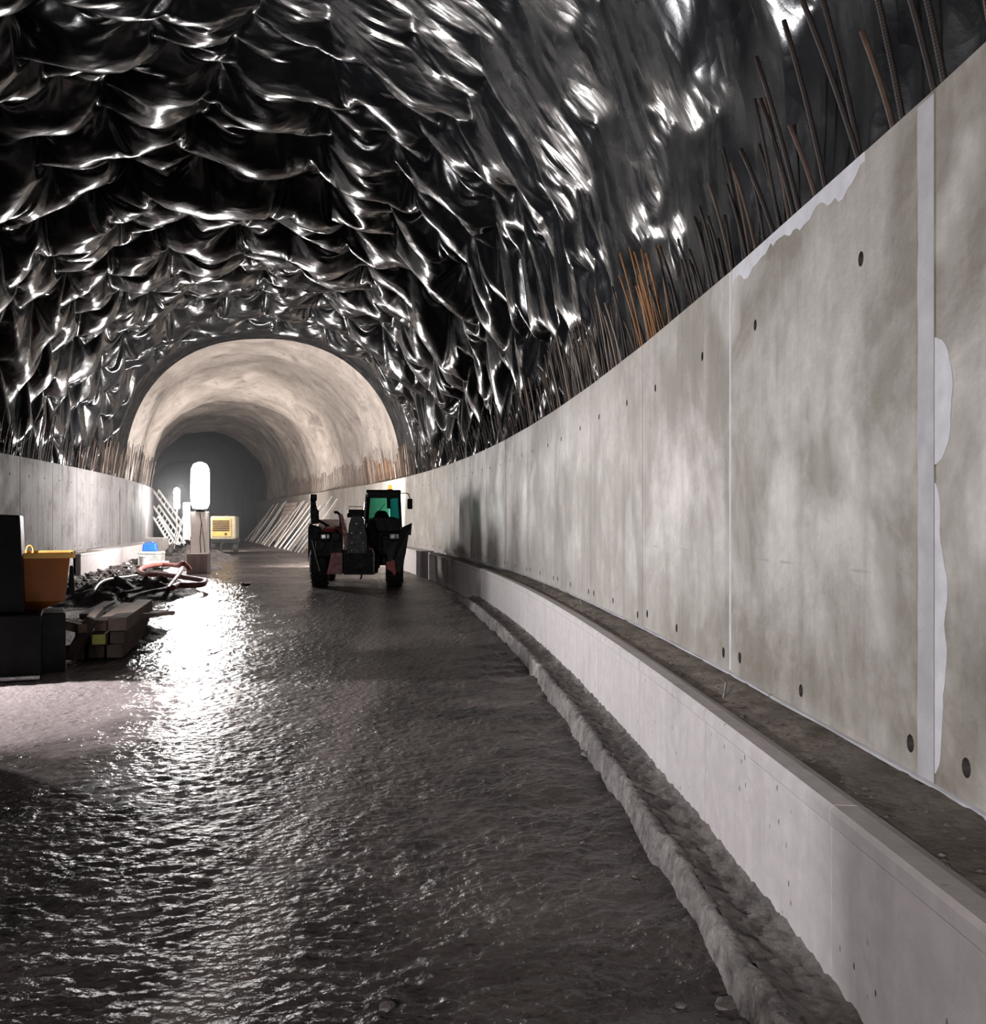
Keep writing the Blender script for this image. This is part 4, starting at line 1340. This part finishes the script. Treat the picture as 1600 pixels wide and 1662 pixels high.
# rubble bank under and behind the pile
def heap(name, cx, cy, rx, ry, h, label, mat, seed, n=60, rz=0.0, stuffed=True):
    u = np.linspace(-1, 1, n)
    U, V = np.meshgrid(u, u, indexing='ij')
    rr = np.sqrt(U * U + V * V)
    prof = np.clip(1 - rr ** 1.7, 0, 1)
    x = U * rx; y = V * ry
    nz = 0.75 + 0.55 * fbm((cx + x) * 1.6, (cy + y) * 1.3, 4, seed, 0.6)
    z = h * prof * nz + 0.05 * prof * np.abs(fbm((cx + x) * 6, (cy + y) * 6, 3, seed + 2, 0.6)) - 0.03 * (rr > .97)
    X = cx + x * cos(rz) - y * sin(rz); Y = cy + x * sin(rz) + y * cos(rz)
    o = grid_mesh(name, np.stack([X, Y, z + GRADE * Y - 0.02], -1), mat)
    tag(o, label, 'rubble', kind='stuff')
    return o
heap('rubble_heap', -5.35, 12.9, 0.95, 1.9, 0.34, 'low bank of dark rubble behind the timber pile', M['rubble'], 5)
heap('mud_heap', -7.6, 20.5, 1.3, 3.0, 0.42, 'dark mud heap against the broken left ledge', M['rubble'], 8)
heap('rubble_heap', -11.6, 37.5, 1.7, 4.0, 0.55, 'pale rubble bank near the end of the left wall', M['rubble'], 12)
heap('rubble_heap', -9.3, 31.5, 0.7, 1.2, 0.22, 'small rubble pile beside the lamp block', M['rubble'], 15)

# stones on the floor and the bank
def stone(p, r, label, seed, flat=0.6):
    bm = bmesh.new()
    bmesh.ops.create_icosphere(bm, subdivisions=2, radius=r)
    rnd = random.Random(seed)
    o = Vector((rnd.random() * 9, rnd.random() * 9, rnd.random() * 9))
    for v in bm.verts:
        k = 1 + 0.35 * float(pnoise(v.co.x / r * 1.2 + o.x, v.co.y / r * 1.2 + v.co.z / r * 1.7 + o.y, 3))
        v.co *= k
        v.co.z *= flat
        v.co.x *= 1.25
    me = bpy.data.meshes.new('stone')
    bm.to_mesh(me); bm.free()
    me.materials.append(M['stone'])
    ob = link('stone', me)
    ob.location = p
    ob.rotation_euler = (0, 0, rnd.random() * 6)
    return tag(ob, label, 'stone', 'stones lying on the muddy floor')
for k, (px, py, r, lab) in enumerate((
        (955, 1231, .050, 'flat pale stone beside the kerb half way along'), (968, 1341, .026, 'small bright stone near the kerb on the muddy floor'),
        (978, 1268, .018, 'tiny stone next to the flat pale stone by the kerb'), (1098, 1473, .022, 'stone touching the kerb near the lower right corner'),
        (1180, 1642, .038, 'wet stone at the bottom edge beside the kerb'), (992, 1400, .016, 'little grey pebble on the mud right of the ripples'),
        (815, 1063, .05, 'stone by the far part of the kerb'), (1105, 1640, .018, 'small pebble at the lower edge left of the kerb'),
        (628, 1642, .024, 'stone half sunk in mud at the bottom centre'), (398, 951, .12, 'dark flat stone in the wet track near the lamp reflection'))):
    p = ground(px, py, 0.0)
    stone((p.x, p.y, GRADE * p.y + 0.012 + r * 0.25), r, lab, k, 0.45)

def scatter(name, label, spots, mat):
    mb = MB()
    rnd = random.Random(99)
    for p, rad in spots:
        v = []
        n = 5
        a0 = rnd.random() * 6
        for k in range(n):
            a = a0 + k * 2 * pi / n
            q = rad * rnd.uniform(.7, 1.25)
            v.append(Vector((q * cos(a) * 1.2, q * sin(a), rad * rnd.uniform(-.1, .2))))
        top = Vector((rad * rnd.uniform(-.3, .3), rad * rnd.uniform(-.3, .3), rad * rnd.uniform(.4, .8)))
        vs = [mb.bm.verts.new(p + q) for q in v]
        tv = mb.bm.verts.new(p + top)
        bv = mb.bm.verts.new(p + Vector((0, 0, -rad * .5)))
        for k in range(n):
            mb.bm.faces.new((vs[k], vs[(k + 1) % n], tv)); mb.bm.faces.new((vs[(k + 1) % n], vs[k], bv))
    return tag(mb.build(name, mat), label, 'gravel', kind='stuff')
spots = []
for k in range(1500):
    s = random.uniform(2.6, 19)
    off = KERB + 0.04 + abs(random.gauss(0, 0.28))
    p = TR(s, off, 0)
    p.z += floor_z(s, 4.9 - off * 9.8 / width(s))
    spots.append((p, random.uniform(.003, .008) if random.random() < .95 else random.uniform(.008, .018)))
scatter('gravel', 'loose grit and small stones on the mud beside the kerb', spots, M['stone'])
spots = []
for k in range(500):
    s = random.uniform(-1, 17)
    off = random.uniform(0.03, LED - .1)
    spots.append((TR(s, off, 0.700), random.uniform(.004, .013)))
scatter('gravel', 'small stones scattered on the earth of the right ledge', spots, M['stone'])
spots = []
for k in range(700):
    s = random.uniform(12, 44); t_ = random.uniform(-4.2, -2.9)
    p = TC(s, t_, 0); p.z += floor_z(s, t_) + .01
    spots.append((p, random.uniform(.02, .09)))
scatter('rubble', 'broken lumps strewn along the left side of the tunnel', spots, M['rubble'])

# ------------------------------------------------------------------ hoses and left-hand clutter
def hose(name, pts, r, mat, label, group=None, n=10):
    P = [Vector(p) for p in pts]
    out = []
    for i in range(len(P) - 1):
        p0, p1, p2, p3 = P[max(0, i - 1)], P[i], P[i + 1], P[min(len(P) - 1, i + 2)]
        for k in range(8):
            q = k / 8
            out.append(0.5 * ((2 * p1) + (p2 - p0) * q + (2 * p0 - 5 * p1 + 4 * p2 - p3) * q * q + (3 * p1 - p0 - 3 * p2 + p3) * q ** 3))
    out.append(P[-1])
    mb = MB(); mb.tube(out, r, n)
    return tag(mb.build(name, M[mat], None, True), label, 'hose', group)
G_ = lambda x, y, z=0.22: ground(x, y, z)
hose('hose', [G_(309, 926), G_(303, 918, .35), G_(296, 914, .42), G_(288, 918, .3), G_(268, 916), G_(247, 918), G_(231, 922), G_(226, 927), G_(236, 932), G_(262, 933), G_(292, 936), G_(318, 940), G_(333, 943)], 0.062, 'hose_red',
     'thick pale red hose looped in front of the lamp block', 'red hoses by the lamp')
hose('hose', [G_(333, 943), G_(330, 948), G_(312, 950), G_(290, 950), G_(280, 954)], 0.062, 'hose_red', 'short red hose end curling back toward the road', 'red hoses by the lamp')
hose('hose', [G_(297, 916, .3), G_(294, 926, .3), G_(288, 935, .3), G_(280, 945, .24), G_(272, 955, .2)], 0.045, 'hose_red', 'thin pink hose crossing over the thick red loop', 'red hoses by the lamp')
hose('hose', [G_(286, 944), G_(272, 954, .2), G_(258, 958), G_(242, 961), G_(222, 966), G_(206, 972)], 0.04, 'hose_dark', 'dark wet hose running from the red hoses to the timber', None)
hose('hose', [G_(262, 940), G_(240, 950), G_(220, 958), G_(200, 962)], 0.032, 'hose_dark', 'thin dark pipe lying across the rubble near the red hoses', None)
hose('hose', [G_(141, 967, .30), G_(150, 961, .40), G_(158, 950, .46), G_(168, 943, .46), G_(184, 939, .42), G_(202, 937, .36), G_(222, 934, .30)], 0.030, 'hose_white', 'thin white hose draped over the dark mud heap', None)

def crate(px, py, size, mat, name, label, cat, rz=0.1, lid=None, taper=(1, 1), z=0.15):
    p = ground(px, py, z)
    t = thing(name, label, cat, p, rz)
    w, d, h = size
    mb = MB()
    th = 0.02
    for sx in (-1, 1):
        mb.box((sx * (w / 2 - th / 2), 0, h / 2), (th, d, h))
    for sy in (-1, 1):
        mb.box((0, sy * (d / 2 - th / 2), h / 2), (w - 2 * th, th, h))
    mb.box((0, 0, th / 2), (w - 2 * th, d - 2 * th, th))
    mb.build('body', M[mat], t)
    mb = MB()
    for sx in (-1, 1):
        mb.box((sx * w / 2, 0, h - 0.02), (0.03, d + 0.03, 0.04), bevel=0.005)
    for sy in (-1, 1):
        mb.box((0, sy * d / 2, h - 0.02), (w - 0.03, 0.03, 0.04), bevel=0.005)
    mb.build('rim', M[mat], t)
    if lid:
        mb = MB(); mb.box((0, 0, h + 0.015), (w + 0.02, d + 0.02, 0.03), bevel=0.008); mb.build('lid', M[lid], t)
    return t
cr = crate(246, 917, (0.70, 0.55, 0.40), 'crate', 'crate', 'grey lidded crate under the blue container by the left wall', 'crate', 0.1, 'white_plastic')
def blue_can():
    p = cr.location + Vector((-0.05, 0.02, 0.432))
    t = thing('jerrycan', 'blue plastic container lying on the grey crate', 'container', p, 0.15)
    mb = MB(); mb.box((0, 0, 0.13), (0.46, 0.34, 0.26), bevel=0.05, taper=(0.86, 0.9)); mb.build('body', M['blue'], t)
    mb = MB(); mb.tube([(-0.12, 0, 0.25), (-0.10, 0, 0.30), (0.06, 0, 0.30), (0.10, 0, 0.25)], 0.018, 8); mb.build('handle', M['blue'], t)
    mb = MB(); mb.lathe([(0.035, 0.0), (0.035, 0.04)], (0.16, 0, 0.25), n=12); mb.build('cap', M['blue'], t)
blue_can()
def bucket():
    p = ground(234, 920, 0.15)
    t = thing('bucket', 'white plastic bucket in front of the grey crate', 'bucket', p)
    mb = MB(); mb.lathe([(0.12, 0.0), (0.15, 0.30), (0.162, 0.30), (0.162, 0.33), (0.145, 0.33), (0.135, 0.28), (0.11, 0.02)], n=20); mb.build('body', M['white_plastic'], t)
    mb = MB(); mb.tube([(0.15 * cos(a), -0.10 * sin(a), 0.30 - 0.09 * sin(a)) for a in np.linspace(0, pi, 10)], 0.006, 6); mb.build('handle', M['silver'], t)
bucket()
def slab(px, py, size, label, mat='block', rz=0.0, rx=0.0, z=0.15, name='concrete_slab', cat='slab'):
    p = ground(px, py, z)
    mb = MB(); mb.box((0, 0, size[2] / 2), size, Matrix.Rotation(rx, 3, 'X'), 0.015)
    o = mb.build(name, M[mat]); uv_from(o, lambda c: (c.x + c.y, c.z))
    o.location = p; o.rotation_euler = (0, 0, rz)
    return tag(o, label, cat)
slab(255, 919, (0.62, 0.4, 0.16), 'pale slab lying behind the red hose loop', 'white_plastic', 0.05)
slab(252, 896, (0.9, 1.1, 0.62), 'concrete block with a dark sloping top behind the blue container', 'block', 0.1, 0, 0.18, 'concrete_block', 'block')

# generator behind the lamp
def generator():
    p = ground(362, 900, 0.0)
    t = thing('generator', 'dusty yellow louvred generator trailer parked right of the lamp tower', 'machine', (p.x, p.y, GRADE * p.y), 0.18)
    k = p.y / F                       # metres per picture row at that distance
    mb = MB(); mb.box((0, 1.0, 1.22), (1.12, 2.0, 1.06), bevel=0.08); mb.build('body', M['gen_grey'], t)
    mb = MB(); mb.box((-0.07, -0.02, 1.22), (0.84, 0.03, 0.80), bevel=0.01); o = mb.build('front_panel', M['gen_yellow'], t)
    for i in range(6):
        mb = MB(); mb.box((-0.09, -0.05, 1.52 - 0.085 * i), (0.74, 0.05, 0.035), Matrix.Rotation(0.5, 3, 'X')); mb.build('slat', M['dark_steel'], o)
    mb = MB(); mb.box((0.12, -0.045, 0.93), (0.10, 0.02, 0.10), bevel=0.01); mb.build('sign_plate', M['dark_steel'], o)
    mb = MB(); mb.box((0.05, 1.0, 0.62), (1.15, 1.9, 0.20), bevel=0.02); mb.build('chassis', M['black'], t)
    for x in (-0.45, 0.52):
        mb = MB(); mb.lathe([(0.20, -0.11), (0.33, -0.11), (0.36, -0.07), (0.36, 0.07), (0.33, 0.11), (0.20, 0.11)], (x, 0.5, 0.355), (1, 0, 0), 24); o = mb.build('wheel', M['rubber'], t)
        mb = MB(); mb.lathe([(0.19, -0.06), (0.2, 0.06), (0.06, 0.08)], (x, 0.5, 0.355), (1, 0, 0), 18); mb.build('rim', M['dark_steel'], o)
    mb = MB(); mb.tube([(0, 0, 0.55), (0, -0.9, 0.45), (0, -1.1, 0.42)], 0.04, 8); mb.build('tow_bar', M['dark_steel'], t)
    mb = MB(); mb.tube([(0, -1.0, 0.43), (0, -1.0, -0.02)], 0.03, 8); mb.build('jack_leg', M['dark_steel'], t)
generator()
heap('rubble_heap', -11.1, 39.2, 0.8, 0.9, 0.4, 'small heap of debris at the foot of the generator', M['rubble'], 21)

# lattice girders leaning at the end of the left wall
def girder(base, top, width_, label):
    t = thing('lattice_girder', label, 'girder', base, 0, 'girders leaning at the end of the left wall')
    b0, b1 = Vector((0, 0, 0)), Vector(top) - Vector(base)
    off = Vector((width_, 0.25, 0.05))
    for k in (0, 1):
        mb = MB(); mb.tube([b0 + off * k, b1 + off * k], 0.05, 6); mb.build('chord', M['pole_white'], t)
    for k in range(9):
        a = b0.lerp(b1, k / 9); c = b0.lerp(b1, (k + 1) / 9)
        mb = MB(); mb.tube([a, c + off], 0.02, 5); mb.build('brace', M['pole_white'], t)
def at(px, py, d):
    return Vector(((px - 800) / F * d, d, EYE + (HORIZON - py) / F * d))
girder(at(303, 872, 46), at(249, 797, 47.5), 0.16, 'white lattice girder leaning highest at the end of the left wall')
girder(at(292, 884, 45), at(249, 822, 46.5), 0.16, 'grey lattice girder leaning under the white one beside the left wall')
girder(at(276, 884, 44), at(249, 840, 45.3), 0.14, 'lowest short girder leaning beside the left wall end')
def prop(b, t_, r, label, mat='pole_white'):
    mb = MB()
    b, t_ = Vector(b), Vector(t_)
    m_ = b.lerp(t_, 0.55)
    mb.tube([b, m_, m_.lerp(t_, 0.01), t_], [r, r, r * 0.75, r * 0.75], 8)
    o = mb.build('steel_prop', M[mat]); tag(o, label, 'prop', 'props near the lamp')
    mb = MB(); mb.lathe([(r * 2.2, 0), (r * 2.2, 0.02), (r, 0.03)], b, (t_ - b), n=10); mb.build('foot_plate', M[mat], o)
    mb = MB(); mb.lathe([(r * 1.5, -0.05), (r * 1.5, 0.05)], m_, (t_ - b), n=10); mb.build('collar', M[mat], o)
prop(at(286, 884, 36), at(297, 838, 36.3), 0.035, 'slanting thin white prop left of the lamp tower')
prop(at(297, 882, 35.5), at(298, 842, 35.5), 0.035, 'upright white prop left of the lamp tower')
def board(px, y0, y1, w, d, label):
    b = at(px, y1, d); h = (y1 - y0) / F * d
    mb = MB(); mb.box((0, 0, h / 2), (w, 0.06, h), Matrix.Rotation(0.04, 3, 'X'), 0.01)
    o = mb.build('shutter_board', M['white_plastic']); o.location = b
    tag(o, label, 'board', 'white boards beside the lamp')
board(303, 815, 876, 0.24, 33.5, 'tall white shutter board standing left of the lamp mast')
board(309, 850, 877, 0.12, 33.2, 'narrow white board beside the lamp mast')
prop(at(309, 900, 31.5), at(312, 852, 31.7), 0.03, 'rusty bar leaning on the lamp mast', 'rust_brown')

# bars leaning on the far right wall
for k in range(26):
    s = 47.5 + 1.12 * k
    b0 = TR(s, 1.75 + 0.2 * random.random(), 0.02)
    b1 = TR(s - 0.5 + random.uniform(-.25, .25), 0.10, 2.55 + random.uniform(-.35, .25))
    mb = MB()
    mid = b0.lerp(b1, 0.5) + Vector((0, 0, -0.03))
    mb.tube([b0, mid, b1], 0.032 + 0.012 * (k % 3 == 0), 6)
    o = mb.build('leaning_bar', M['pole_white' if k % 4 else 'rust_pale'])
    tag(o, 'long pale steel bar leaning against the far right wall', 'bar', 'bars leaning against the far right wall')
rows = []
for k in range(16):
    s = 60 + 0.32 * k
    rows.append((TR(s, 1.2, 0.3), TR(s - .3, 0.3, 2.6), 0.02))
mb = MB()
for p_, q_, r_ in rows:
    mb.tube([p_, q_], r_, 5)
for k in range(9):
    z = 0.45 + 0.24 * k
    o_ = 1.2 - 0.9 * (z - 0.3) / 2.3
    mb.tube([TR(60 - .3 * k / 9, o_, z), TR(65 - .3 * k / 9, o_, z)], 0.02, 5)
tag(mb.build('reinforcing_mesh', M['rust_pale']), 'sheet of reinforcing mesh leaning among the pale bars', 'mesh')

# ------------------------------------------------------------------ thin dust haze in the far half of the tunnel
mb = MB()
mb.box((-22, 76, 4.2), (52, 92, 10.5))
haze = mb.build('haze', M['black'])
N = Nodes('haze_air')
vs = N.n('VolumeScatter', {'Color': (0.95, 0.96, 1.0), 'Density': 0.0042, 'Anisotropy': 0.72})
N.t.nodes.remove(N.b)
N.t.links.new(vs.outputs[0], N.out.inputs['Volume'])
haze.data.materials.clear(); haze.data.materials.append(N.m)
tag(haze, 'thin pale dust haze glowing round the lamps in the far tunnel', 'haze', kind='stuff')
